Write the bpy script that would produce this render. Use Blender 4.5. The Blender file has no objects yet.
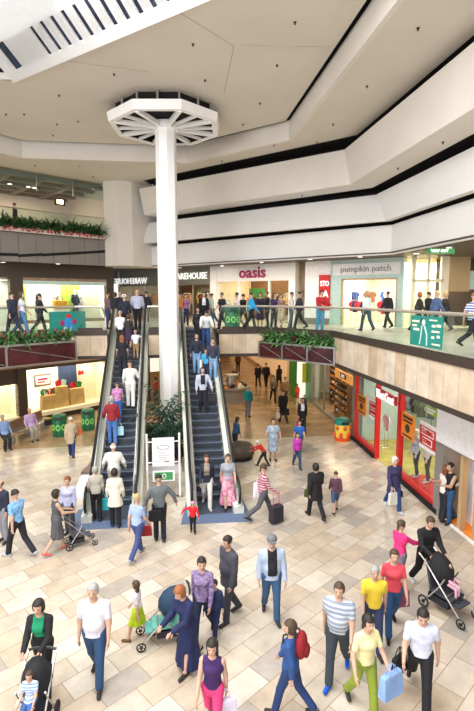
import bpy, math, random
import numpy as np
from mathutils import Matrix, Vector
random.seed(7)
SC = bpy.context.scene
COL = SC.collection
# ---------------------------------------------------------------- camera
FPX, CXP, CYP, HC = 480.0, 237.0, 355.5, 6.6
YAW = math.radians(8.2); PIT = math.atan(58 / FPX)
cam_d = bpy.data.cameras.new('camera'); cam = bpy.data.objects.new('camera', cam_d); COL.objects.link(cam)
cam_d.sensor_fit = 'VERTICAL'; cam_d.sensor_height = 36; cam_d.lens = FPX / 711 * 36
cam_d.clip_start = .05; cam_d.clip_end = 300
cam.location = (0, 0, HC); cam.rotation_euler = (math.pi / 2 - PIT, 0, -YAW)
SC.camera = cam
# ---------------------------------------------------------------- view and daylight
SC.view_settings.view_transform = 'Standard'; SC.view_settings.look = 'None'
SC.view_settings.exposure = 0.17; SC.view_settings.gamma = 1; SC.view_settings.use_curve_mapping = False
W = bpy.data.worlds.new('sky'); SC.world = W; W.use_nodes = True
bg = W.node_tree.nodes['Background']; bg.inputs[0].default_value = (.97, .98, 1, 1); bg.inputs[1].default_value = 1.0


def light(name, kind, loc, energy, color=(1, 1, 1), size=1.0, sizey=None, rot=(0, 0, 0), shape=None, spread=None):
    d = bpy.data.lights.new(name, kind); d.energy = energy; d.color = color
    if kind == 'AREA':
        d.size = size
        if sizey: d.shape = 'RECTANGLE'; d.size_y = sizey
        if spread: d.spread = spread
    elif kind == 'POINT': d.shadow_soft_size = size
    o = bpy.data.objects.new(name, d); o.location = loc; o.rotation_euler = rot; COL.objects.link(o)
    return o


# daylight falling through the big roof opening over the atrium
light('skylight_daylight', 'AREA', (-2.5, 6.5, 16.6), 4100, (1, .99, .97), 11, 18, (math.radians(-8), math.radians(-14), 0))
SUN = light('sun', 'SUN', (-8, 0, 30), .0, (1, .97, .92)); SUN.data.angle = math.radians(20); SUN.rotation_euler = (math.radians(8), math.radians(-28), 0)
# added fill light from the near left to whiten the column and right bulkheads
light('left_fill', 'AREA', (-13, -6, 9.5), 2300, (1, .98, .96), 10, 8, Vector((-15, -25, 1.5)).to_track_quat('Z', 'Y').to_euler())
# warm lamps of the malls under the galleries
WARM = (1, .74, .45)


def px_ray(px, py):
    fw = Vector((math.sin(YAW) * math.cos(PIT), math.cos(YAW) * math.cos(PIT), -math.sin(PIT)))
    rt = Vector((math.cos(YAW), -math.sin(YAW), 0)); up = rt.cross(fw)
    return fw + rt * ((px - CXP) / FPX) + up * ((CYP - py) / FPX)


def gz(px, py, z=0.0):
    r = px_ray(px, py); t = (z - HC) / r.z
    return Vector((r.x * t, r.y * t, z))


# ---------------------------------------------------------------- materials
MATS = {}


def mat(name, color, rough=.6, metal=0, noise=None, emit=None, spec=.5, bump=0, color2=None):
    if name in MATS: return MATS[name]
    m = bpy.data.materials.new(name); m.use_nodes = True; nt = m.node_tree; b = nt.nodes['Principled BSDF']
    b.inputs['Roughness'].default_value = rough; b.inputs['Metallic'].default_value = metal
    b.inputs['Specular IOR Level'].default_value = spec
    c = (*color, 1)
    b.inputs['Base Color'].default_value = c
    sc, am = noise if noise else (6.0, .06)
    tc = nt.nodes.new('ShaderNodeTexCoord'); n = nt.nodes.new('ShaderNodeTexNoise'); n.inputs['Scale'].default_value = sc; n.inputs['Detail'].default_value = 4
    nt.links.new(tc.outputs['Object'], n.inputs['Vector'])
    r = nt.nodes.new('ShaderNodeValToRGB'); r.color_ramp.elements[0].position = .3; r.color_ramp.elements[1].position = .7
    c2 = color2 or tuple(min(1, v * (1 + am)) for v in color)
    c1 = color if color2 else tuple(v * (1 - am) for v in color)
    r.color_ramp.elements[0].color = (*c1, 1); r.color_ramp.elements[1].color = (*c2, 1)
    nt.links.new(n.outputs['Fac'], r.inputs[0]); nt.links.new(r.outputs[0], b.inputs['Base Color'])
    if bump:
        bp = nt.nodes.new('ShaderNodeBump'); bp.inputs['Strength'].default_value = bump; nt.links.new(n.outputs['Fac'], bp.inputs['Height']); nt.links.new(bp.outputs[0], b.inputs['Normal'])
    if emit:
        nt.links.new(r.outputs[0], b.inputs['Emission Color']); b.inputs['Emission Strength'].default_value = emit
    MATS[name] = m
    return m


def glass_mat(name, tint, refl=.08, rough=.02):
    m = bpy.data.materials.new(name); m.use_nodes = True; nt = m.node_tree; nt.nodes.clear()
    o = nt.nodes.new('ShaderNodeOutputMaterial'); t = nt.nodes.new('ShaderNodeBsdfTransparent'); g = nt.nodes.new('ShaderNodeBsdfGlossy'); mx = nt.nodes.new('ShaderNodeMixShader')
    t.inputs[0].default_value = (*tint, 1); g.inputs['Roughness'].default_value = rough; g.inputs[0].default_value = (.9, 1, .97, 1)
    f = nt.nodes.new('ShaderNodeLayerWeight'); f.inputs[0].default_value = .5
    pw = nt.nodes.new('ShaderNodeMath'); pw.operation = 'POWER'; pw.inputs[1].default_value = 5
    ad = nt.nodes.new('ShaderNodeMath'); ad.operation = 'MULTIPLY_ADD'; ad.inputs[1].default_value = .3; ad.inputs[2].default_value = refl * .5; ad.use_clamp = True
    nt.links.new(f.outputs['Facing'], pw.inputs[0]); nt.links.new(pw.outputs[0], ad.inputs[0]); nt.links.new(ad.outputs[0], mx.inputs[0])
    nt.links.new(t.outputs[0], mx.inputs[1]); nt.links.new(g.outputs[0], mx.inputs[2]); nt.links.new(mx.outputs[0], o.inputs[0])
    MATS[name] = m
    return m


def brick_mat(name, cols, mortar, bw, bh, rot=0, rough=.35, msize=.006, offset=.5, squash=1.0, noise_amt=.25, nscale=1.5, axis='XY', spec=.5, bump=.0):
    """stone slabs: the brick texture gives each slab one of several tones, noise gives veins"""
    m = bpy.data.materials.new(name); m.use_nodes = True; nt = m.node_tree; b = nt.nodes['Principled BSDF']; N = nt.nodes.new; Lk = nt.links.new
    tc = N('ShaderNodeTexCoord'); mp = N('ShaderNodeMapping'); mp.inputs['Rotation'].default_value = (0, 0, rot)
    if axis == 'XY': Lk(tc.outputs['Object'], mp.inputs[0])
    else:
        sx = N('ShaderNodeSeparateXYZ'); cx = N('ShaderNodeCombineXYZ'); Lk(tc.outputs['Object'], sx.inputs[0])
        Lk(sx.outputs['X'], cx.inputs[0]); Lk(sx.outputs['Z'], cx.inputs[1]); Lk(cx.outputs[0], mp.inputs[0])
    br = N('ShaderNodeTexBrick'); br.offset = offset; br.squash = squash
    br.inputs['Scale'].default_value = 1; br.inputs['Brick Width'].default_value = bw; br.inputs['Row Height'].default_value = bh; br.inputs['Mortar Size'].default_value = msize
    br.inputs['Color1'].default_value = (0, 0, 0, 1); br.inputs['Color2'].default_value = (1, 1, 1, 1); br.inputs['Mortar'].default_value = (.5, .5, .5, 1)
    Lk(mp.outputs[0], br.inputs[0])
    r = N('ShaderNodeValToRGB'); r.color_ramp.interpolation = 'CONSTANT'
    els = r.color_ramp.elements
    while len(els) < len(cols): els.new(.5)
    for i, c in enumerate(cols): els[i].position = i / len(cols); els[i].color = (*c, 1)
    Lk(br.outputs['Color'], r.inputs[0])
    n = N('ShaderNodeTexNoise'); n.inputs['Scale'].default_value = nscale; n.inputs['Detail'].default_value = 6; n.inputs['Roughness'].default_value = .65; Lk(mp.outputs[0], n.inputs['Vector'])
    mx = N('ShaderNodeMix'); mx.data_type = 'RGBA'; mx.blend_type = 'MULTIPLY'; mx.inputs[0].default_value = 1
    mr = N('ShaderNodeMapRange'); mr.inputs['From Min'].default_value = .3; mr.inputs['From Max'].default_value = .7; mr.inputs['To Min'].default_value = 1 - noise_amt; mr.inputs['To Max'].default_value = 1.08
    Lk(n.outputs['Fac'], mr.inputs[0]); Lk(r.outputs[0], mx.inputs[6]); Lk(mr.outputs[0], mx.inputs[7])
    m2 = N('ShaderNodeMix'); m2.data_type = 'RGBA'; m2.inputs[7].default_value = (*mortar, 1); Lk(br.outputs['Fac'], m2.inputs[0]); Lk(mx.outputs[2], m2.inputs[6])
    Lk(m2.outputs[2], b.inputs['Base Color']); b.inputs['Roughness'].default_value = rough; b.inputs['Specular IOR Level'].default_value = spec
    MATS[name] = m
    return m


def stripe_mat(name, c1, c2, period, axis=0, rough=.5, duty=.5, metal=0):
    m = bpy.data.materials.new(name); m.use_nodes = True; nt = m.node_tree; b = nt.nodes['Principled BSDF']; N = nt.nodes.new; Lk = nt.links.new
    tc = N('ShaderNodeTexCoord'); s = N('ShaderNodeSeparateXYZ'); Lk(tc.outputs['Object'], s.inputs[0])
    d = N('ShaderNodeMath'); d.operation = 'DIVIDE'; d.inputs[1].default_value = period; Lk(s.outputs[axis], d.inputs[0])
    f = N('ShaderNodeMath'); f.operation = 'FRACT'; Lk(d.outputs[0], f.inputs[0])
    g = N('ShaderNodeMath'); g.operation = 'GREATER_THAN'; g.inputs[1].default_value = duty; Lk(f.outputs[0], g.inputs[0])
    mx = N('ShaderNodeMix'); mx.data_type = 'RGBA'; mx.inputs[6].default_value = (*c1, 1); mx.inputs[7].default_value = (*c2, 1); Lk(g.outputs[0], mx.inputs[0])
    Lk(mx.outputs[2], b.inputs['Base Color']); b.inputs['Roughness'].default_value = rough; b.inputs['Metallic'].default_value = metal
    MATS[name] = m
    return m


def M(n): return MATS[n]


def frosted(name, c):
    m = mat(name, c, .6); nt = m.node_tree; b = nt.nodes['Principled BSDF']; o = nt.nodes['Material Output']; t = nt.nodes.new('ShaderNodeBsdfTranslucent'); t.inputs[0].default_value = (*c, 1); mx = nt.nodes.new('ShaderNodeMixShader'); mx.inputs[0].default_value = .6
    nt.links.new(b.outputs[0], mx.inputs[1]); nt.links.new(t.outputs[0], mx.inputs[2]); nt.links.new(mx.outputs[0], o.inputs[0])


# ---------------------------------------------------------------- mesh helpers
class MB:
    def __init__(s, T=None): s.v = []; s.f = []; s.fm = []; s.T = T or Matrix.Identity(4); s.mi = 0

    def add(s, vs, fs, T=None):
        o = len(s.v)
        for p in vs:
            p = Vector(p)
            if T: p = T @ p
            s.v.append(s.T @ p)
        for f in fs: s.f.append(tuple(i + o for i in f)); s.fm.append(s.mi)
        return s

    def box(s, x0, x1, y0, y1, z0, z1, T=None):
        return s.add([(x, y, z) for z in (z0, z1) for y in (y0, y1) for x in (x0, x1)],
                     [(0, 2, 3, 1), (4, 5, 7, 6), (0, 1, 5, 4), (2, 6, 7, 3), (0, 4, 6, 2), (1, 3, 7, 5)], T)

    def prism(s, poly, z0, z1, T=None):
        n = len(poly)
        a = sum(poly[i][0] * poly[(i + 1) % n][1] - poly[(i + 1) % n][0] * poly[i][1] for i in range(n))
        if a < 0: poly = poly[::-1]
        vs = [(p[0], p[1], z0) for p in poly] + [(p[0], p[1], z1) for p in poly]
        fs = [tuple(range(n - 1, -1, -1)), tuple(range(n, 2 * n))] + [(i, (i + 1) % n, n + (i + 1) % n, n + i) for i in range(n)]
        return s.add(vs, fs, T)

    def tube(s, pts, r, n=8, closed=False, T=None, caps=True):
        pts = [Vector(p) for p in pts]; m = len(pts); rs = r if isinstance(r, (list, tuple)) else [r] * m
        vs = []; fs = []; prev = None
        for i, p in enumerate(pts):
            if closed: d = pts[(i + 1) % m] - pts[i - 1]
            else: d = (pts[min(i + 1, m - 1)] - pts[max(i - 1, 0)])
            d.normalize()
            a = prev if prev is not None else (Vector((0, 0, 1)) if abs(d.z) < .9 else Vector((1, 0, 0)))
            x = d.cross(a)
            if x.length < 1e-4: x = d.orthogonal()
            x.normalize(); y = d.cross(x); y.normalize(); prev = -y if False else x.cross(d)
            for k in range(n):
                t = 2 * math.pi * k / n
                vs.append(p + x * math.cos(t) * rs[i] + y * math.sin(t) * rs[i])
        for i in range(m if closed else m - 1):
            j = (i + 1) % m
            for k in range(n): fs.append((i * n + k, i * n + (k + 1) % n, j * n + (k + 1) % n, j * n + k))
        if caps and not closed: fs += [tuple(range(n - 1, -1, -1)), tuple(range((m - 1) * n, m * n))]
        return s.add(vs, fs, T)

    def lathe(s, prof, n=20, c=(0, 0, 0), T=None):
        vs = []; fs = []; m = len(prof)
        for r, z in prof:
            for k in range(n):
                t = 2 * math.pi * k / n; vs.append((c[0] + r * math.cos(t), c[1] + r * math.sin(t), c[2] + z))
        for i in range(m - 1):
            for k in range(n): fs.append((i * n + k, i * n + (k + 1) % n, (i + 1) * n + (k + 1) % n, (i + 1) * n + k))
        fs += [tuple(range(n - 1, -1, -1)), tuple(range((m - 1) * n, m * n))]
        return s.add(vs, fs, T)

    def ell(s, c, r, T=None, n=12, m=8):
        vs = []; fs = []
        for i in range(1, m):
            a = math.pi * i / m
            for k in range(n):
                t = 2 * math.pi * k / n; vs.append((c[0] + r[0] * math.sin(a) * math.cos(t), c[1] + r[1] * math.sin(a) * math.sin(t), c[2] - r[2] * math.cos(a)))
        b = len(vs); vs += [(c[0], c[1], c[2] - r[2]), (c[0], c[1], c[2] + r[2])]
        for i in range(m - 2):
            for k in range(n): fs.append((i * n + k, i * n + (k + 1) % n, (i + 1) * n + (k + 1) % n, (i + 1) * n + k))
        for k in range(n): fs.append((b, (k + 1) % n, k)); fs.append((b + 1, (m - 2) * n + k, (m - 2) * n + (k + 1) % n))
        return s.add(vs, fs, T)

    def build(s, name, m, parent=None, smooth=False, bevel=0):
        me = bpy.data.meshes.new(name); me.from_pydata([tuple(p) for p in s.v], [], s.f); me.validate()
        ms = m if isinstance(m, (list, tuple)) else [m]
        for q in ms: me.materials.append(MATS[q] if isinstance(q, str) else q)
        if len(ms) > 1: me.polygons.foreach_set('material_index', s.fm[:len(me.polygons)])
        if smooth:
            me.polygons.foreach_set('use_smooth', [True] * len(me.polygons))
            try: me.set_sharp_from_angle(angle=math.radians(40))
            except Exception: pass
        o = bpy.data.objects.new(name, me); COL.objects.link(o)
        if parent is not None: o.parent = parent
        if bevel:
            b = o.modifiers.new('bevel', 'BEVEL'); b.width = bevel; b.segments = 2; b.limit_method = 'ANGLE'
        return o


def tag(o, label=None, cat=None, group=None, kind=None):
    if label: o['label'] = label
    if cat: o['category'] = cat
    if group: o['group'] = group
    if kind: o['kind'] = kind
    return o


def empty(name, loc=(0, 0, 0), rz=0, label=None, cat=None, group=None, s=1):
    o = bpy.data.objects.new(name, None); o.location = loc; o.rotation_euler = (0, 0, rz); o.scale = (s, s, s); o.empty_display_size = .2
    COL.objects.link(o); return tag(o, label, cat, group)


def copy_tree(o, parent=None):
    c = o.copy(); COL.objects.link(c)
    if parent is not None: c.parent = parent
    for ch in list(CH.get(o.name, [])) or [x for x in o.children]: copy_tree(ch, c)
    return c


CH = {}


def dup(o, loc, rz=None, label=None, group=None, s=None):
    c = copy_tree(o); c.location = loc
    if rz is not None: c.rotation_euler = (0, 0, rz)
    if label: c['label'] = label
    if group: c['group'] = group
    if s: c.scale = (s, s, s)
    return c


def struct(mb, name, m, **k): return tag(mb.build(name, m, **k), kind='structure')


class Fr:
    """frame of a vertical wall plane p->q: x along, y = depth behind the plane, z up"""
    def __init__(s, p, q):
        s.p = Vector((p[0], p[1], 0)); d = Vector((q[0] - p[0], q[1] - p[1], 0)); s.len = d.length; d.normalize(); s.d = d
        n = Vector((-d.y, d.x, 0)); s.n = n
        s.M = Matrix(((d.x, n.x, 0, p[0]), (d.y, n.y, 0, p[1]), (0, 0, 1, 0), (0, 0, 0, 1)))
        s.rz = math.atan2(d.y, d.x)

    def at(s, px, py, v=0):
        r = px_ray(px, py); o = Vector((0, 0, HC)); t = s.n.dot(s.p + s.n * v - o) / s.n.dot(r); w = o + r * t
        return (w - s.p).dot(s.d), w.z

    def w(s, u, v, z=0): return s.M @ Vector((u, v, z))


def text(body, size, loc, rz, m, name='lettering', parent=None, extrude=.02, mirror=False, spacing=1.0, tilt=math.pi / 2, xs=1.0, align='CENTER', bold=0):
    c = bpy.data.curves.new(name, 'FONT'); c.body = body; c.size = size; c.extrude = extrude; c.align_x = align; c.align_y = 'CENTER'; c.space_character = spacing; c.offset = bold; c.resolution_u = 2
    tmp = bpy.data.objects.new(name, c); me = bpy.data.meshes.new_from_object(tmp); bpy.data.objects.remove(tmp)
    me.name = name; me.materials.clear(); me.materials.append(MATS[m])
    o = bpy.data.objects.new(name, me); COL.objects.link(o)
    o.location = loc; o.rotation_euler = (tilt, 0, rz); o.scale = ((-xs if mirror else xs), 1, 1)
    if parent is not None: o.parent = parent
    return o


# material library

mat('plaster_white', (.81, .805, .81), .75, noise=(.6, .03)); mat('plaster_cream', (.74, .70, .65), .8, noise=(.5, .04)); mat('plaster_beige', (.68, .63, .57), .8, noise=(.5, .04))
mat('white_paint', (.93, .93, .94), .45, noise=(1, .02)); mat('steel_white', (.9, .9, .9), .5)
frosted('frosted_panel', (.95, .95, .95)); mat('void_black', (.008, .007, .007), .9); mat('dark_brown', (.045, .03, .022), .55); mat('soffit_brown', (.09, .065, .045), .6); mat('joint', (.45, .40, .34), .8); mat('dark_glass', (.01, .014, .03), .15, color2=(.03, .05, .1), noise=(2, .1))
mat('steel', (.55, .55, .54), .3, 1, noise=(8, .05)); mat('handrail_steel', (.62, .56, .5), .35, .7, noise=(4, .06)); mat('rubber_black', (.012, .012, .014), .45); mat('esc_panel', (.66, .74, .68), .3, .0, noise=(.8, .05)); mat('esc_clad', (.72, .72, .64), .4, .0, noise=(1, .04))
mat('mat_blue', (.11, .16, .27), .75, noise=(20, .15)); stripe_mat('step_tread', (.085, .105, .15), (.03, .037, .05), .02, 0, .45); stripe_mat('step_riser', (.055, .065, .085), (.018, .02, .03), .02, 0, .5)
mat('step_edge', (.20, .27, .38), .5)
mat('panel_grey', (.24, .22, .205), .6, noise=(1.2, .06)); mat('maroon', (.055, .009, .012), .2, noise=(2, .5)); mat('marble_brown', (.19, .12, .075), .3, color2=(.32, .22, .14), noise=(3, .3)); mat('wood_brown', (.16, .085, .045), .45, color2=(.23, .13, .07), noise=(4, .2))
mat('granite_brown', (.10, .07, .06), .35, color2=(.17, .12, .10), noise=(14, .2)); mat('lime_green', (.32, .5, .05), .6); mat('pale_aqua', (.5, .66, .63), .5); mat('cream', (.85, .78, .6), .6); mat('window_white', (.9, .88, .82), .6)
mat('red_paint', (.58, .012, .016), .4); mat('orange', (.85, .26, .02), .5); mat('navy', (.03, .05, .13), .5); mat('tan', (.5, .36, .2), .6); mat('yellow_poster', (.9, .75, .1), .5); mat('green_paint', (.04, .25, .05), .5)
mat('teal_banner', (.01, .2, .17), .45, color2=(.015, .25, .2), noise=(2, .2)); mat('poster_white', (.88, .86, .88), .5); mat('ink_black', (.02, .02, .02), .5); mat('letter_white', (.95, .95, .95), .5, emit=.6); mat('letter_magenta', (.35, .01, .11), .5); mat('letter_grey', (.28, .29, .33), .5); mat('letter_green', (.05, .3, .1), .5)
mat('lamp_glow', (1, .97, .9), .5, emit=9); mat('lamp_warm', (1, .8, .5), .5, emit=7); mat('exit_green', (.008, .16, .05), .5, emit=.3)
mat('leaf_dark', (.035, .10, .03), .55, color2=(.07, .19, .055), noise=(12, .3)); mat('leaf_mid', (.06, .17, .05), .5, color2=(.15, .32, .10), noise=(10, .3)); mat('leaf_palm', (.02, .055, .035), .5, color2=(.04, .1, .06), noise=(9, .3)); mat('flower_red', (.6, .02, .04), .6); mat('flower_pink', (.75, .45, .5), .6); mat('soil', (.05, .03, .02), .9)
mat('warehouse_fascia', (.17, .165, .13), .5); mat('fixture_wood', (.55, .33, .14), .5); mat('glow_panel', (1, .93, .78), .5, emit=.8); mat('glow_orange', (.9, .4, .1), .5, emit=.35); mat('glow_soft', (.8, .55, .3), .6, emit=.35); mat('kraft', (.62, .38, .14), .7, noise=(3, .15)); mat('bin_green', (.015, .16, .07), .35, noise=(3, .15)); mat('bin_logo', (.3, .75, .2), .5); mat('bin_yellow', (.85, .6, .06), .4); mat('bin_red', (.75, .08, .03), .4); mat('chrome', (.8, .8, .8), .15, 1)  # glow_* tones emit: shop lighting put into plain walls and panes
mat('plywood_floor', (.62, .55, .12), .4, color2=(.4, .32, .1), noise=(2, .3))
glass_mat('glass_clear', (.93, .97, .95), .05); glass_mat('glass_green', (.88, .95, .92), .06); glass_mat('glass_shop', (.92, .94, .93), .04)
TAN = math.radians(-36.3)
brick_mat('floor_stone', [(.60, .51, .415), (.55, .455, .355), (.64, .56, .465), (.57, .465, .355), (.67, .60, .51), (.56, .49, .41), (.45, .40, .35), (.61, .53, .43)], (.30, .23, .17), .86, .5, TAN, .2, .007, .37, noise_amt=.24, nscale=2.0)
brick_mat('floor_mall', [(.40, .27, .155), (.35, .235, .135), (.44, .31, .185), (.32, .21, .12)], (.25, .17, .1), .9, .6, 0, .2, .006, .5, noise_amt=.25)  # tan puts the warm shop light into the slab colour
brick_mat('floor_gallery', [(.55, .50, .42), (.50, .45, .38), (.58, .54, .46)], (.3, .27, .22), .8, .8, TAN, .4, .006, 0)
brick_mat('travertine', [(.66, .52, .38), (.72, .60, .47), (.60, .45, .31), (.74, .64, .52), (.68, .55, .42)], (.32, .24, .17), .62, 3.0, 0, .45, .008, 0, noise_amt=.32, nscale=1.6, axis='XZ')
# ================================================================ STRUCTURE
U = 5.1      # gallery floor level
mb = MB(); mb.prism([(-30, -8), (30, -8), (30, 21.6), (-30, 21.6)], -.2, 0); struct(mb, 'floor', 'floor_stone')
mb = MB(); mb.prism([(-30, 21.6), (30, 21.6), (30, 75), (-30, 75)], -.2, 0); struct(mb, 'floor_mall', 'floor_mall')
ED = [(30, -8), (6.6, -8), (6.6, 18.6), (4.1, 21.8), (2.3, 21.8), (2.3, 23.4), (.45, 23.4), (.45, 21.8), (-.87, 21.8), (-.87, 23.4), (-2.67, 23.4), (-2.67, 21.8), (-4.0, 21.8), (-14, 14.3), (-30, 14.3), (-30, 75), (30, 75)]
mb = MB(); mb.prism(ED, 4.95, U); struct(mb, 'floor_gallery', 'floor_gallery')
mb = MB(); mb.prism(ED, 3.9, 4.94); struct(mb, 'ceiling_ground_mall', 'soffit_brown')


def offp(path, o):
    """offset of an open polyline to its left-hand side when o > 0"""
    out = []
    for i, p in enumerate(path):
        ds = []
        if i > 0: ds.append(Vector((p[0] - path[i - 1][0], p[1] - path[i - 1][1])).normalized())
        if i < len(path) - 1: ds.append(Vector((path[i + 1][0] - p[0], path[i + 1][1] - p[1])).normalized())
        ns = [Vector((-d.y, d.x)) for d in ds]
        n = ns[0] if len(ns) == 1 else (ns[0] + ns[1]) / (1 + ns[0].dot(ns[1]))
        out.append((p[0] + n.x * o, p[1] + n.y * o))
    return out


def band(path, z0, z1, name, m, top=None, th=.16):
    """a bulkhead face along a plan path running near-right to far-left (outward = right-hand side)"""
    a, b = path, top or path; oa, ob = offp(a, -th), offp(b, -th); n = len(a)
    vs = [(*p, z0) for p in a] + [(*p, z1) for p in b] + [(*p, z0) for p in oa] + [(*p, z1) for p in ob]; fs = []
    for i in range(n - 1):
        fs += [(i, i + 1, n + i + 1, n + i), (2 * n + i, 3 * n + i, 3 * n + i + 1, 2 * n + i + 1), (i, 2 * n + i, 2 * n + i + 1, i + 1), (n + i, n + i + 1, 3 * n + i + 1, 3 * n + i)]
    for i in (0, n - 1): fs.append((i, n + i, 3 * n + i, 2 * n + i))
    q = MB(); q.add(vs, fs); return struct(q, name, m)


def strip(path, o0, o1, z0, z1, name, m):
    a, b = offp(path, -o0), offp(path, -o1); q = MB(); n = len(a)
    for i in range(n - 1):
        q.add([(*a[i], z0), (*a[i + 1], z0), (*b[i + 1], z0), (*b[i], z0), (*a[i], z1), (*a[i + 1], z1), (*b[i + 1], z1), (*b[i], z1)],
              [(0, 1, 2, 3), (7, 6, 5, 4), (0, 4, 5, 1), (1, 5, 6, 2), (2, 6, 7, 3), (3, 7, 4, 0)])
    return struct(q, name, m)


B1 = [(10.1, -8), (10.1, 21.0), (-1.2, 32.3)]
B2b = [(9.6, -8), (9.6, 20.6), (-1.4, 31.2)]; B2t = [(9.65, -8), (9.65, 21.8), (-1.4, 32.2)]
B3b = [(8.15, -8), (8.15, 21.2), (-1.3, 30.6)]; B3t = [(8.0, -8), (8.0, 21.6), (-1.6, 30.9)]
B4 = [(5.5, -8), (5.5, 21.85), (1.1, 26.2), (-7.1, 26.45), (-24, 9.6)]
band(B1, 8.55, 9.86, 'trim_1', 'plaster_white')
band(B2b, 9.97, 11.33, 'trim_2', 'plaster_white', B2t)
band(B3b, 11.6, 13.2, 'trim_3', 'plaster_cream', B3t)
band(B4, 13.57, 14.42, 'trim_4', 'plaster_cream')
strip(B3b, .1, 1.28, 11.61, 11.7, 'ceiling_step', 'plaster_cream')
strip(B2b, .05, .35, 9.98, 10.05, 'ceiling_step', 'plaster_cream')
# black sheets whose colour puts the shade into the gaps between the steps
strip(B3b, .3, 3.4, 11.72, 11.8, 'gap_shade_1', 'void_black'); strip(B2t, .9, 1.0, 11.0, 11.75, 'gap_shade_2', 'void_black')
strip(B2b, .2, 2.9, 10.08, 10.14, 'gap_shade_3', 'void_black'); strip(B1, 1.0, 1.1, 9.5, 10.1, 'gap_shade_4', 'void_black')
strip(B3t, -.6, 2.2, 13.66, 13.75, 'gap_shade_5', 'void_black'); strip(B3t, 1.2, 1.3, 12.9, 13.7, 'gap_shade_6', 'void_black')
# the tan soffit between ring 4 and the bulkhead below it
mb = MB(); mb.prism([(5.52, -8), (5.52, 21.85), (1.1, 26.22), (-7.1, 26.47), (-24, 9.7), (-24, 17.5), (-8.75, 28.2), (-3.3, 32.0), (-3.3, 34), (0, 34), (-1.3, 30.4), (8.25, 20.8), (8.25, -8)], 13.58, 13.65)
struct(mb, 'ceiling_lower', 'plaster_beige')
# main ceiling with the roof opening
C1 = [(5.28, -8), (5.28, 21.6), (.9, 25.78), (-6.95, 26.03), (-13, 19.9), (-10, 19.75), (-5.24, 19.11), (3.2, 11.6), (3.2, -8)]
C2 = [(-13, 19.9), (-24, 8.9), (-24, -8), (-10, -8), (-10, 19.75)]
mb = MB(); mb.prism(C1, 14.3, 14.38); mb.prism(C2, 14.3, 14.38); struct(mb, 'ceiling', 'plaster_beige')
mb = MB(); mb.prism([(14, -8), (14, 36), (-24, 36), (-24, 19.9), (-5.3, 19.4), (3.4, 11.8), (3.4, -8)], 14.75, 14.85); struct(mb, 'ceiling_roof', 'void_black')  # black slab, its colour supplies the dark of the main ceiling's edge gap
# thin panel joints on the ceiling
mb = MB()
for a, b in (((180, 13), (234, 46)), ((234, 46), (224, 93)), ((150, 72), (60, 60)), ((240, 45), (330, 47))):
    p, q = gz(*a, 14.295), gz(*b, 14.295); mb.tube([p, q], .012, 4)
struct(mb, 'trim_11', 'joint')
# sloping white panel with dark louvres at the lip of the skylight
A_, B_ = Vector((-5.24, 19.11, 14.3)), Vector((3.2, 11.6, 14.3)); ud = (B_ - A_).normalized(); nd = Vector((-.6648, -.747, 0)); th = math.radians(38); sd = nd * math.cos(th) + Vector((0, 0, math.sin(th))); wd = ud.cross(sd)
TS = Matrix(((ud.x, sd.x, wd.x, A_.x), (ud.y, sd.y, wd.y, A_.y), (ud.z, sd.z, wd.z, A_.z), (0, 0, 0, 1)))
L_ = (B_ - A_).length
mb = MB(TS); mb.box(-.1, L_, -.05, .28, 0, .08); mb.box(-.1, L_, 1.16, 2.0, 0, .08)
x = -.1
SL = [(.45, .45)] + [(2.3 + .51 * k, .21) for k in range(18)]
for s0, sw_ in SL + [(L_ + 5, 1)]:
    e = min(s0, L_)
    if e > x: mb.box(x, e, .28, 1.16, 0, .08)
    x = s0 + sw_
    if x > L_: break
# the short left return of the opening
mb.T = Matrix.Identity(4); mb.box(-10, -5.2, 19.05, 19.2, 14.3, 14.5)
struct(mb, 'trim_12', 'frosted_panel')
mb = MB(TS); mb.box(.3, L_, .28, 1.16, -.10, -.06); struct(mb, 'window_1', 'dark_glass')
mb = MB(); mb.prism([(-10, 19.75), (-5.24, 19.11), (-5.4, 18.4), (-10, 18.9)], 14.9, 15); struct(mb, 'trim_13', 'steel_white')
mb = MB(); p0, p1 = gz(-30, 34, 15.2), gz(33, 51, 15.2); mb.tube([p0, p1], .11, 4); struct(mb, 'trim_14', 'panel_grey')
mb = MB(); mb.tube([p0 + Vector((0, 0, -.15)), p1 + Vector((0, 0, -.15))], .05, 4); struct(mb, 'trim_15', 'void_black')

# pier on the left behind the escalators
mb = MB(); mb.prism([(-4.1, 33.6), (-3.75, 31.05), (-2.9, 30.5), (-2.05, 30.8), (-.2, 32.9), (-.2, 33.6)], 8.55, 13.6); struct(mb, 'wall_pier', 'plaster_cream')
# gallery ceiling (z 8.6)
CEIL8 = [(10.05, -8), (10.05, 21.0), (-1.3, 32.35), (-2.0, 31.0), (-2.9, 30.6), (-3.5, 31.4), (-8.75, 27.7), (-24, 17.2), (-24, 75), (30, 75), (30, -8)]
mb = MB(); mb.prism(CEIL8, 8.6, 8.66); struct(mb, 'ceiling_gallery', 'soffit_brown')

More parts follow.
